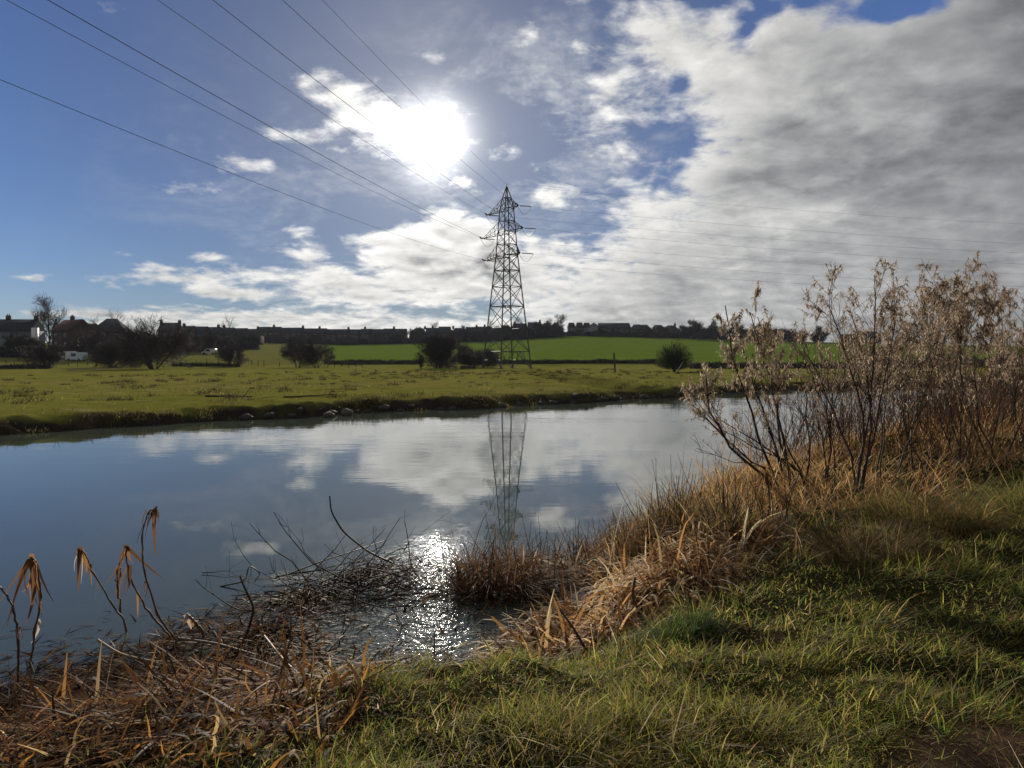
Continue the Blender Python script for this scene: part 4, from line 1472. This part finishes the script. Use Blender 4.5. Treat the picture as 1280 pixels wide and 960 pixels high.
def build_litter():
    """dead reed leaves and broken stems lying along the shore"""
    B = Parts()
    xs, ys = [], []
    for cx, cy, rad, w in MATS:
        n = int(4600 * w * rad)
        a, q = rng.uniform(0, 2 * np.pi, n), np.abs(rng.normal(0, 0.55, n)) * rad
        xs.append(cx + q * np.cos(a) * 1.15)
        ys.append(cy + q * np.sin(a))
    x, y = np.concatenate(xs), np.concatenate(ys)
    dn, _ = bank_d(x, y)
    ok = (dn < 2.6) & (dn > -3.6) & (vnoise(x, y, 0.45, 81, 2) + rng.uniform(-0.6, 0.9, len(x)) > 0)
    x, y, dn = x[ok], y[ok], dn[ok]
    m = len(x)
    z = lying(x, y) + np.abs(rng.normal(0, 0.035, m)) * sstep(-1.5, 0.2, dn) + 0.004
    p = np.stack([x, y, z], 1)
    main = np.array([0.86, 0.42, 0.0])
    lean = main * rng.choice([-1, 1], m)[:, None] * 0.9 + rng.normal(size=(m, 3)) * [.55, .55, .0] + np.array([0, 0, 0.06])
    lean[:, 2] += np.abs(rng.normal(0, 0.16, m))
    L = rng.uniform(0.08, 0.55, m) * (0.45 + 0.55 * sstep(-1.2, 0.4, dn))
    c = pick([(5, (0.16, 0.075, 0.032)), (3, (0.32, 0.15, 0.05)), (2, (0.46, 0.24, 0.08)), (1, (0.55, 0.38, 0.2)), (4.5, (0.045, 0.026, 0.017))], m, 0.25)
    c = c * np.where(dn < 0.1, 0.5, 0.9)[:, None]
    v, f, k = ribbons(p, lean, L, rng.uniform(0.008, 0.034, m), 4, rng.uniform(0.05, 0.35, m), tipw=0.15)
    # nothing sinks below what it lies on
    vv = v.copy()
    vv[:, 2] = np.maximum(vv[:, 2], lying(vv[:, 0], vv[:, 1], 0.003))
    B.add(vv, f, per_blade(c, k))
    o = B.build('reed_litter', M_WET)
    tag(o, 'wet brown litter of dead reed leaves along the water edge', 'litter', None, 'stuff')
    # bright dry leaves nearest to the camera on the left
    n = 3800
    x = rng.uniform(-4.5, -0.8, n)
    y = 4.25 + rng.normal(0, 0.55, n) - 0.12 * x
    dn, _ = bank_d(x, y)
    ok = (dn > 0.5)
    x, y = x[ok], y[ok]
    m = len(x)
    p = np.stack([x, y, hgt(x, y)], 1)
    lean = rng.normal(size=(m, 3)) * [.9, .9, .3] + [0.2, 0.1, 0.35]
    lean[:, 2] = np.abs(lean[:, 2]) + .05
    v, f, k = ribbons(p, lean, rng.uniform(0.10, 0.42, m), rng.uniform(0.010, 0.036, m), 5, rng.uniform(0.3, 1.3, m), tipw=0.1, curl=rng.normal(size=(m, 3)) * 0.45)
    v[:, 2] = np.maximum(v[:, 2], lying(v[:, 0], v[:, 1], 0.003))
    c = pick([(3, (0.42, 0.20, 0.05)), (3, (0.25, 0.12, 0.038)), (1.5, (0.58, 0.40, 0.18)), (6, (0.08, 0.042, 0.02))], m, 0.25)
    o = mesh_np('reed_leaves', v, f, M_STRAW, None, per_blade(c, k))
    tag(o, 'dry orange reed leaves curling on the bank at lower left', 'litter', None, 'stuff')
    # the pale flattened reeds by the bay
    F = Parts()
    for cx, cy, ra, rb, n, face in ((1.05, 7.15, 1.05, 0.85, 2400, (0.9, 0.5)), (1.95, 7.75, 0.75, 0.6, 1100, (0.6, 0.7)), (0.42, 6.45, 0.6, 0.4, 700, (0.9, 0.2)), (0.95, 9.1, 0.9, 0.45, 900, (0.5, -0.9))):
        a, q = rng.uniform(0, 2 * np.pi, n), np.sqrt(rng.uniform(0, 1, n))
        x, y = cx + ra * q * np.cos(a) + 0.3 * q * np.sin(a), cy + rb * q * np.sin(a)
        m = n
        hump = 0.16 * (1 - q ** 2) * (1 + 0.9 * vnoise(x, y, 0.45, 85, 2))
        p = np.stack([x, y, lying(x, y) + hump * rng.uniform(0.2, 1, m) + 0.01], 1)
        fan = norm(np.stack([x - cx - face[0], y - cy - face[1], 0 * x], 1))
        lean = fan + flow(x, y, 0.5, 86) * 0.8 + rng.normal(size=(m, 3)) * [.4, .4, .2] + [0, 0, 0.26]
        v, f, k = ribbons(p, lean, rng.uniform(0.12, 0.55, m), rng.uniform(0.014, 0.045, m), 4, rng.uniform(0.2, 0.9, m), tipw=0.25)
        v[:, 2] = np.maximum(v[:, 2], lying(v[:, 0], v[:, 1], 0.004))
        c = pick([(4, (0.66, 0.45, 0.22)), (3, (0.78, 0.62, 0.38)), (3, (0.5, 0.26, 0.09)), (2.5, (0.18, 0.09, 0.04))], m, 0.2)
        F.add(v, f, per_blade(c, k))
    o = F.build('flattened_reeds', M_STRAW)
    tag(o, 'pale tan reeds flattened on the mud beside the glinting bay', 'litter', None, 'stuff')


def tussock(name, loc, rad, h, n, cols, label, mat=None, droop=(0.5, 1.4), width=0.008, stiff=0, cat='tussock', stub=(0.05, 0.035, 0.02), spread_=0.9):
    root = thing(name, loc, label, cat)
    a = rng.uniform(0, 2 * np.pi, n)
    q = np.sqrt(rng.uniform(0, 1, n)) * rad * 0.55
    x, y = q * np.cos(a), q * np.sin(a)
    zb = np.maximum(hgt(x + loc[0], y + loc[1]), -0.02) - loc[2]
    p = np.stack([x, y, zb], 1)
    out = np.stack([np.cos(a), np.sin(a), 0 * a], 1) * (0.25 + q / rad)[:, None] * spread_ + rng.normal(size=(n, 3)) * [.6, .6, .25] + flow(x + loc[0], y + loc[1], 0.35, 91) * 0.45
    lean = out + np.array([0, 0, 0.9])
    L = h * rng.uniform(0.35, 1.5, n) * (1 + 0.35 * vnoise(x + loc[0], y + loc[1], 0.2, 92))
    v, f, k = ribbons(p, lean, L, rng.uniform(0.6, 1.4, n) * width, 5, rng.uniform(*droop, n), tipw=0.08)
    v[:, 2] = np.maximum(v[:, 2], np.maximum(hgt(v[:, 0] + loc[0], v[:, 1] + loc[1]), 0) - loc[2] + 0.004)
    B = Parts()
    B.add(v, f, per_blade(pick(cols, n, 0.25), k))
    B.build('leaves', mat or M_STRAW, root)
    if stiff:
        a = rng.uniform(0, 2 * np.pi, stiff)
        q = np.sqrt(rng.uniform(0, 1, stiff)) * rad * 0.8
        x, y = q * np.cos(a), q * np.sin(a)
        p = np.stack([x, y, np.maximum(hgt(x + loc[0], y + loc[1]), 0) - loc[2] - 0.02], 1)
        st = walk(p, norm(rng.normal(size=(stiff, 3)) * [.3, .3, 0] + [0, 0, 1]), h * rng.uniform(0.7, 1.35, stiff), np.full(stiff, width * 0.6), 4, 0.06, 0.0, 0.002)
        wood_mesh('stems', [st], [4], [stub], M_TWIG, root)
    return root


def on_ground(px, py, water=False):
    p = ground_at(np.array([px]), np.array([py]), 0.0 if water else None)[0]
    p[2] = max(gz(p[0], p[1]), 0.0)
    return p


def build_tussocks():
    brown = [(4, (0.17, 0.085, 0.038)), (3, (0.26, 0.14, 0.06)), (1, (0.4, 0.26, 0.13)), (3, (0.08, 0.045, 0.025))]
    olive = [(3, (0.24, 0.14, 0.06)), (3, (0.18, 0.15, 0.05)), (2, (0.36, 0.24, 0.11)), (1, (0.12, 0.075, 0.035))]
    tussock('reed_tussock', on_ground(628, 735, True), 0.95, 0.62, 2600, [(4, (0.12, 0.058, 0.028)), (3, (0.2, 0.1, 0.045)), (1, (0.34, 0.2, 0.09)), (4, (0.05, 0.028, 0.017))], 'largest dark brown reed tussock standing at the edge of the sun glint', None, (0.25, 0.9), 0.009, 60)
    spec = [
        (700, 712, .5, .36, 600, brown, 'low brown reed tussock just right of the largest one', 40),
        (752, 700, .55, .42, 800, brown, 'brown reed tussock with dark stubble, second right of the largest one', 70),
        (805, 686, .55, .45, 900, brown, 'brown reed tussock behind the pale flattened reeds', 60),
        (842, 668, .55, .75, 900, olive, 'tallest olive brown reed tussock with leaves nodding over the water', 40),
        (885, 668, .6, .6, 900, olive, 'olive brown reed tussock between the nodding one and the saplings', 60),
        (930, 672, .6, .5, 900, olive, 'reed tussock with orange straw below the leaning sapling', 40),
        (865, 720, .6, .34, 800, brown, 'brown reed clump at the back of the pale flattened reeds', 20),
    ]
    for x, y, r, h, n, c, lb, st in spec:
        tussock('reed_tussock', on_ground(x, y), r, h, n, c, lb, None, (0.3, 1.1), 0.009, st)
    green = [(3, (0.15, 0.18, 0.04)), (3, (0.25, 0.22, 0.065)), (2, (0.33, 0.22, 0.10)), (1, (0.10, 0.13, 0.03))]
    tussock('grass_tussock', on_ground(1165, 655), 0.95, 0.5, 5200, [(3, (0.2, 0.18, 0.05)), (3, (0.3, 0.2, 0.08)), (2, (0.36, 0.22, 0.09)), (1.5, (0.13, 0.15, 0.035))], 'biggest rounded green and brown grass tussock with dark hollow beneath', M_LEAF, (0.5, 1.3), 0.006, 0)
    tussock('grass_tussock', on_ground(1085, 700), 0.75, 0.42, 2600, [(3, (0.16, 0.1, 0.045)), (2, (0.11, 0.11, 0.03)), (2, (0.24, 0.16, 0.08))], 'low brown grass tussock in front of the sapling stems', M_LEAF, (0.5, 1.4), 0.006, 0)
    tussock('grass_tussock', on_ground(1290, 640), 0.7, 0.4, 2400, green, 'green grass tussock at right edge of the photo', M_LEAF, (0.5, 1.3), 0.006, 0)
    tussock('grass_tussock', on_ground(850, 790), 0.4, 0.22, 1300, [(3, (0.06, 0.1, 0.025)), (2, (0.1, 0.12, 0.03))], 'dark green grass tuft against the pale flattened reeds', M_LEAF, (0.4, 1.2), 0.0045, 0)


# ------------------------------------------------------------------ saplings with dead leaves
def sapling(base, tips, label, leaf_n, leaf_cols, bare=0.35, r0=0.016, twigs=(8, 6), leaf_size=(0.03, 0.10), group=None, shoots=(0.25, 0.8), wood=(0.05, 0.03, 0.024), name='sapling'):
    root = thing(name, base, label, 'sapling', group)
    K = 8
    P, Rr = [], []
    for i, tp in enumerate(tips):
        d = np.asarray(tp, float) - base
        k = np.linspace(0, 1, K)[:, None]
        off = rng.normal(0, 0.05, 3) * [1, 1, 0]
        side = rng.normal(0, 0.17, 3) * [1, 1, 0] * np.linalg.norm(d) * 0.4
        path = off * (1 - k) + d * (k * [1, 1, 1]) + side * np.sin(k * np.pi) + np.concatenate([np.zeros((1, 3)), rng.normal(0, 0.026, (K - 1, 3))])
        path[0, 2] -= 0.15
        P.append(path)
        Rr.append(np.linspace(1, 0.3, K) * r0 * rng.uniform(0.7, 1.15))
    t = (np.stack(P), np.stack(Rr))
    l1 = sprout(*t, twigs[0], shoots, (18, 50), 0.22, 5, 0.12, bare, 0.5, 0.0038)
    l2 = sprout(*l1, twigs[1], (0.10, 0.35), (20, 60), 0.12, 4, 0.2, 0.2, 0.6, 0.0026)
    st = wood_mesh('stems', [t], [6], [wood], M_TWIG, root)
    wood_mesh('twigs', [l1, l2], [4, 3], [np.array(wood) * 1.15, np.array(wood) * 1.4], M_TWIG, root)
    if leaf_n:
        Pp = l2[0]
        n = int(leaf_n * 4.6)
        i = rng.integers(0, len(Pp), n)
        q = rng.uniform(0.2, 1, n)
        hgt_w = Pp[i, -1, 2]
        zz = np.quantile(Pp[:, -1, 2], 0.3)
        keep = rng.uniform(0, 1, n) < 0.18 + sstep(zz - 0.5, zz + 0.5, hgt_w)
        i, q = i[keep], q[keep]
        n = len(i)
        p, d, r = along(Pp[i], l2[1][i], q[:, None])
        p, d = p[:, 0], d[:, 0]
        lean = d * 0.6 + rng.normal(size=(n, 3)) * 0.75 + [0, 0, -0.25]
        curl = rng.normal(size=(n, 3)) * 0.75
        v, f, k = ribbons(p, lean, rng.uniform(*leaf_size, n), rng.uniform(0.006, 0.019, n), 4, rng.uniform(0.2, 1.2, n), curl=curl, tipw=0.2)
        B = Parts()
        B.add(v, f, per_blade(pick(leaf_cols, n, 0.25), k))
        B.build('dead_leaves', M_STRAW, root)
    return root


def build_saplings():
    pale = [(4, (0.50, 0.41, 0.29)), (3, (0.38, 0.28, 0.18)), (2, (0.66, 0.58, 0.45)), (1.5, (0.2, 0.13, 0.08))]
    brown = [(4, (0.40, 0.29, 0.195)), (3, (0.50, 0.39, 0.28)), (2, (0.25, 0.16, 0.10)), (1.4, (0.60, 0.51, 0.39))]

    def A(px, py, Y):
        return at_depth(px, py, Y)
    b = A(985, 645, 10.6)
    b[2] = gz(b[0], b[1])
    sapling(b, [A(903, 382, 10.2), A(935, 390, 10.9), A(882, 470, 9.9), A(925, 430, 10.9), A(868, 515, 10.1), A(945, 395, 11.1)], 'leaning sapling with pale curled leaves hanging over the water', 2700, pale, 0.32, 0.02, (7, 6), shoots=(0.2, 0.75))
    b = A(1008, 640, 10.9)
    b[2] = gz(b[0], b[1])
    sapling(b, [A(880, 505, 10.2), A(900, 540, 9.9), A(950, 470, 11.2), A(985, 415, 11.6), A(870, 560, 10.9), A(930, 520, 11.5)], 'low fan of bare twigs spreading left over the water', 60, pale, 0.2, 0.013, (7, 4), shoots=(0.2, 0.7))
    b = A(1066, 640, 9.6)
    b[2] = gz(b[0], b[1])
    sapling(b, [A(1092, 345, 9.5), A(1032, 382, 9.2), A(1062, 392, 10.0), A(1122, 380, 9.7), A(1005, 440, 10)], 'tallest sapling with sparse leaves and straight dark stem', 1300, brown, 0.35, 0.017, (11, 6), shoots=(0.3, 1.0))
    spec = [
        (1035, 642, 10.4, [(1000, 410), (1040, 395), (1020, 470), (1065, 420)], 'thin stemmed sapling between the bare twig fan and the tallest', 300, 0.3),
        (1105, 632, 9.9, [(1150, 348), (1120, 372), (1085, 400), (1165, 395)], 'sapling directly right of the tallest with tan leaves', 1200, 0.4),
        (1150, 615, 10.6, [(1180, 345), (1150, 360), (1205, 352), (1130, 400)], 'sapling with dense tan leaves, second right of the tallest', 1700, 0.35),
        (1195, 600, 11.2, [(1215, 335), (1185, 350), (1245, 350), (1170, 385)], 'densest leaved sapling, third right of the tallest', 1900, 0.35),
        (1240, 592, 11.6, [(1255, 352), (1225, 345), (1280, 372), (1215, 400)], 'dense sapling with reddish stems, fourth right of the tallest', 1800, 0.35),
        (1285, 585, 12.0, [(1300, 365), (1270, 380), (1325, 380), (1262, 420)], 'sapling cut by the right edge of the photo', 1500, 0.35),
        (1130, 590, 15.0, [(1135, 385), (1110, 400), (1160, 380), (1095, 430)], 'farther sapling seen behind the tan leaved one', 1000, 0.3),
        (1190, 575, 16.5, [(1195, 372), (1170, 385), (1220, 375)], 'farther sapling seen behind the densest leaved one', 1000, 0.3),
        (1250, 565, 17.5, [(1255, 380), (1235, 390), (1285, 385)], 'farther sapling behind the reddish stemmed one', 1000, 0.3),
        (1075, 600, 14.0, [(1080, 430), (1055, 440), (1100, 420)], 'farther thin sapling behind the tallest stem', 350, 0.3),
    ]
    for x, y, Y, tips, lb, ln, bare in spec:
        b = A(x, y, Y)
        b[2] = gz(b[0], b[1])
        sapling(b, [A(tx + rng.uniform(-14, 14), ty + 30, Y + rng.uniform(-.7, .7)) for tx, ty in tips], lb, ln, brown, bare, 0.012, (11, 6), wood=(0.06, 0.04, 0.03), shoots=(0.3, 1.1))


# ------------------------------------------------------------------ bent reeds, branches, stalks
M_REED = tinted('reed_stem', 0.55, 20.0, 0.25)


def bent_reed(pts, Y, label, leaves, r=0.011, name='dead_reed', cat='reed', depth=0.0):
    """pts: the stem's course from its foot; leaves: (along, count, length)"""
    P = np.array([at_depth(x, y, Y + depth * i) for i, (x, y) in enumerate(pts)])
    base = P[0].copy()
    base[2] = min(base[2], max(gz(base[0], base[1]), 0))
    k = np.linspace(0, len(P) - 1, 6 * (len(P) - 1) + 1)
    path = np.stack([np.interp(k, np.arange(len(P)), P[:, j]) for j in range(3)], 1)
    for _ in range(3):
        path[1:-1] = (path[:-2] + 2 * path[1:-1] + path[2:]) / 4
    path = path - base
    path[0, 2] -= 0.12
    root = thing(name, base, label, cat)
    B = Parts()
    n = len(path)
    rad = np.linspace(1.05, 0.45, n) * r * (1 + 0.35 * (np.arange(n) % 6 == 0)) * rng.uniform(.85, 1.1, n)
    path[1:-1] += rng.normal(0, 0.0035, (n - 2, 3))
    B.tube(path, rad, 6, np.array([0.10, 0.06, 0.035]))
    B.build('stem', M_REED, root)
    if leaves:
        L = Parts()
        for (at, cnt, ln) in list(leaves) + [(a_, 1, leaves[0][2] * .5) for a_ in rng.uniform(.35, .85, 3)]:
            c = path[int(at * (n - 1))]
            for _ in range(cnt):
                d = norm(rng.normal(size=3) * [.27, .27, .15] + [-0.14, 0, -0.7])
                v, f, kk = ribbons(np.array([c + rng.normal(0, .012, 3)]), d[None], ln * rng.uniform(.3, 1.25), rng.uniform(.014, .05), 6, rng.uniform(0.3, 1.2), tipw=0.12, curl=rng.normal(size=(1, 3)) * .22)
                L.add(v, f, pick([(3, (0.30, 0.16, 0.07)), (2, (0.2, 0.1, 0.05)), (1, (0.45, 0.36, 0.26))], 1, .2))
        L.build('leaves', M_STRAW, root)
    return root


def stick(pts, Y, r, label, name='broken_reed', col=(0.06, 0.035, 0.022), cat='reed', mat=None, leafs=0, group=None):
    P = np.array([at_depth(x, y, yy) for (x, y), yy in zip(pts, Y)])
    base = P[0].copy()
    k = np.linspace(0, len(P) - 1, 5 * (len(P) - 1) + 1)
    path = np.stack([np.interp(k, np.arange(len(P)), P[:, j]) for j in range(3)], 1) - base
    for _ in range(2):
        path[1:-1] = (path[:-2] + 2 * path[1:-1] + path[2:]) / 4
    B = Parts()
    B.tube(path, np.linspace(1, 0.6, len(path)) * r, 6, np.array(col))
    o = B.build(name, mat or M_REED)
    o.location = base
    return tag(o, label, cat, group)


def ypl(y, z=0.0):
    """distance of a spot lying at height z"""
    return float((z - CAM[2]) / pix_dirs(640, y)[2] * pix_dirs(640, y)[1])


def build_reeds():
    bent_reed([(22, 856), (23, 800), (18, 762), (2, 735), (-14, 722)], ypl(856), 'thin bent reed at left edge, its head out over the water', [(0.95, 3, 0.3)])
    bent_reed([(37, 834), (44, 790), (52, 745), (46, 702), (40, 697)], ypl(834), 'upright dead reed with a thick bundle of brown leaves hanging along it', [(0.98, 7, 0.5), (0.8, 5, 0.4)], 0.0095)
    bent_reed([(160, 784), (140, 755), (116, 715), (106, 690), (99, 688)], ypl(790), 'slanting dead reed with drooping leaves at its crooked top', [(0.97, 6, 0.36), (0.85, 2, 0.3)], 0.0095)
    bent_reed([(224, 806), (196, 768), (180, 715), (177, 672), (184, 640), (196, 635)], ypl(806), 'tallest bent dead reed with orange leaves drooping from its top', [(0.98, 7, 0.36), (0.9, 3, 0.28)], 0.0105)
    bent_reed([(217, 800), (186, 765), (165, 730), (156, 695), (160, 683)], ypl(800), 'dead reed growing from the same foot, its leaves hanging halfway down the tallest', [(0.96, 6, 0.42), (0.7, 3, 0.35)], 0.010)
    bent_reed([(150, 752), (146, 735), (152, 712), (148, 708)], ypl(790) + .1, 'short crooked dead reed with a pale broken tip', [(0.95, 3, 0.25)], 0.010)
    bent_reed([(256, 795), (245, 778), (236, 770), (233, 768)], ypl(798), 'stubby broken reed with pale torn end beside the tallest bent reed', [(0.95, 4, 0.13)], 0.016)
    # stalks with brown heads by the saplings
    for x, y0, y1, lb in ((958, 668, 590, 'upright brown stalk with furry orange head by the leaning sapling'), (974, 690, 622, 'shorter brown stalk with small orange head right of the furry one')):
        Y = 8.6
        base = at_depth(x + 3, y0, Y)
        base[2] = gz(base[0], base[1])
        top = at_depth(x, y1, Y) - base
        root = thing('bulrush', base, lb, 'bulrush')
        B = Parts()
        B.tube([[0, 0, -.1], top * .5 + [.02, 0, 0], top], [.009, .008, .006], 6, np.array([0.13, 0.065, 0.03]))
        B.build('stem', M_REED, root)
        B = Parts()
        k = np.linspace(0, 1, 9)
        B.tube(top * 0.72 + (top * 0.28) * k[:, None], .022 * np.sin(np.pi * (0.08 + 0.88 * k)) ** .6 * rng.uniform(.8, 1.2, 9), 8, np.array([0.30, 0.13, 0.045]))
        B.build('seed_head', M_STRAW, root)
    # branches in the water
    stick([(520, 722), (500, 708), (460, 690), (428, 664), (414, 640), (412, 620)], [ypl(722), 9.7, 9.9, 10.1, 10.2, 10.2], .016, 'dark arching branch rising out of the twig tangle over the water', 'branch', (0.035, 0.024, 0.02), 'branch')
    stick([(365, 716), (400, 702), (445, 688), (480, 676)], [ypl(716, .02), ypl(702, .05), ypl(690, .05), ypl(676, .03)], .009, 'long thin branch lying low on the water left of the arching branch', 'branch', (0.05, 0.035, 0.028), 'branch')
    stick([(275, 733), (307, 727), (311, 706), (326, 716), (318, 728)], [ypl(733)] * 5, .009, 'bent twig standing like a small arch in open water', 'branch', (0.04, 0.035, 0.022), 'branch')
    stick([(122, 800), (150, 818), (195, 828), (245, 826)], [ypl(806, .05), ypl(822, .03), ypl(832, .03), ypl(828, .03)], .012, 'pale curved reed stem lying on the litter in front of the bent reeds', 'broken_reed', (0.25, 0.16, 0.07))
    stick([(222, 798), (270, 804), (318, 818)], [ypl(798, .05), ypl(806, .04), ypl(820, .04)], .013, 'straight brown stem lying right of the bent reeds', 'broken_reed', (0.12, 0.08, 0.05))
    stick([(330, 795), (360, 832), (420, 880), (470, 905)], [ypl(797, .06), ypl(834, .08), ypl(882, .12), ypl(907, .2)], .011, 'long pale reed stem slanting down to the grass edge', 'broken_reed', (0.22, 0.16, 0.1))
    stick([(309, 792), (318, 760), (306, 735), (300, 720)], [ypl(792)] * 4, .014, 'crooked dark stub standing among the litter', 'broken_reed', (0.04, 0.026, 0.02))
    # stubs near the flattened reeds
    stick([(742, 830), (720, 790), (700, 762)], [6.1, 6.2, 6.3], .013, 'dark stick leaning left out of the grass before the flattened reeds', 'broken_reed', (0.05, 0.03, 0.02))
    stick([(797, 800), (800, 770), (790, 745), (794, 722)], [6.6, 6.6, 6.6, 6.6], .017, 'split dark reed stub with pale top in the flattened reeds', 'broken_reed', (0.10, 0.06, 0.04))
    stick([(806, 800), (814, 775), (818, 752)], [6.65] * 3, .009, 'thin dark stub leaning right beside the split one', 'broken_reed', (0.05, 0.03, 0.022))
    stick([(690, 830), (672, 800), (668, 782)], [6.3, 6.35, 6.4], .010, 'short grey stub at the edge of the mud', 'broken_reed', (0.11, 0.08, 0.055))
    stick([(885, 742), (900, 712), (912, 700)], [8.1] * 3, .012, 'dark crooked stub right of the flattened reeds', 'broken_reed', (0.05, 0.03, 0.022))
    stick([(985, 770), (965, 700), (975, 640), (1010, 570), (1018, 520)], [7.4, 7.5, 7.5, 7.6, 7.6], .007, 'long reddish stalk rising before the saplings from the grass', 'dead_stalk', (0.13, 0.065, 0.04), 'stalk')
    # loose stalks lying on the grass
    def lying_stalk(pts, r, lb, col=(0.34, 0.26, 0.13)):
        q = ground_at(np.array([p[0] for p in pts]), np.array([p[1] for p in pts]))
        k = np.linspace(0, len(q) - 1, 6 * (len(q) - 1) + 1)
        path = np.stack([np.interp(k, np.arange(len(q)), q[:, j]) for j in range(3)], 1)
        for _ in range(3):
            path[1:-1] = (path[:-2] + 2 * path[1:-1] + path[2:]) / 4
        path[:, 2] = hgt(path[:, 0], path[:, 1]) + 0.06 + 0.05 * np.sin(np.linspace(0, 3.1, len(path)))
        B = Parts()
        base = path[0].copy()
        B.tube(path - base, np.linspace(1, .5, len(path)) * r, 5, np.array(col))
        o = B.build('dead_stalk', M_STRAW)
        o.location = base
        tag(o, lb, 'stalk')
    lying_stalk([(1290, 660), (1240, 676), (1200, 700)], .005, 'curved yellow stalk arching over the grass at right', (0.3, 0.24, 0.09))
    lying_stalk([(1150, 805), (1200, 822), (1235, 852), (1258, 898)], .0035, 'thin curved straw stalk bending down to the bare soil', (0.36, 0.25, 0.13))
    lying_stalk([(1030, 888), (1040, 920), (1048, 952)], .003, 'thin straight straw stalk low in the grass near the soil patch', (0.36, 0.26, 0.12))
    lying_stalk([(900, 735), (925, 755), (945, 772)], .006, 'pale reed stem lying where flattened reeds meet the grass', (0.40, 0.30, 0.18))
    lying_stalk([(945, 720), (960, 705), (980, 682)], .006, 'pale broken stem pointing at the brown stalks', (0.42, 0.33, 0.22))
    # a tangle of thin dark branches caught in the shallows
    loc = on_ground(455, 735, True)
    n = 150
    a = rng.uniform(0, 2 * np.pi, n)
    p = rng.normal(size=(n, 3)) * [0.55, 0.45, 0]
    p[:, 2] = rng.uniform(-0.03, 0.06, n)
    d = norm(np.stack([np.cos(a), np.sin(a) * .7, np.abs(rng.normal(0.12, 0.22, n))], 1))
    st = walk(p, d, rng.uniform(0.3, 1.3, n), rng.uniform(.004, .010, n), 6, 0.2, -0.02, 0.003)
    st[0][..., 2] = np.maximum(st[0][..., 2], 0.0)
    tw = sprout(*st, 3, (0.08, 0.4), (25, 70), 0.1, 4, 0.2, 0.3, 0.6, 0.003)
    tw[0][..., 2] = np.maximum(tw[0][..., 2], 0.0)
    o = wood_mesh('twig_tangle', [st, tw], [5, 3], [(0.05, 0.032, 0.024), (0.065, 0.042, 0.03)], M_TWIG, None)
    o.location = loc
    tag(o, 'tangle of thin dark twigs caught in the shallows left of the glint', 'twigs', None, 'stuff')


build_grass()
build_dry_grass()
build_litter()
build_tussocks()
build_saplings()
build_reeds()


# ------------------------------------------------------------------ the air between here and the ridge
def build_haze():
    B = Parts()
    B.box((-900, -300, -4), (900, 900, 60))
    m, nt, out = new_mat('haze')
    v = nt.nodes.new('ShaderNodeVolumePrincipled')
    v.inputs['Color'].default_value = (0.78, 0.86, 1.0, 1)
    v.inputs['Density'].default_value = 0.00007
    v.inputs['Anisotropy'].default_value = 0.2
    nt.links.new(v.outputs[0], out.inputs['Volume'])
    o = B.build('haze', m)
    o['kind'] = 'stuff'
    o['label'] = 'thin pale haze in the air over the meadow and ridge'
    o['category'] = 'haze'


build_haze()
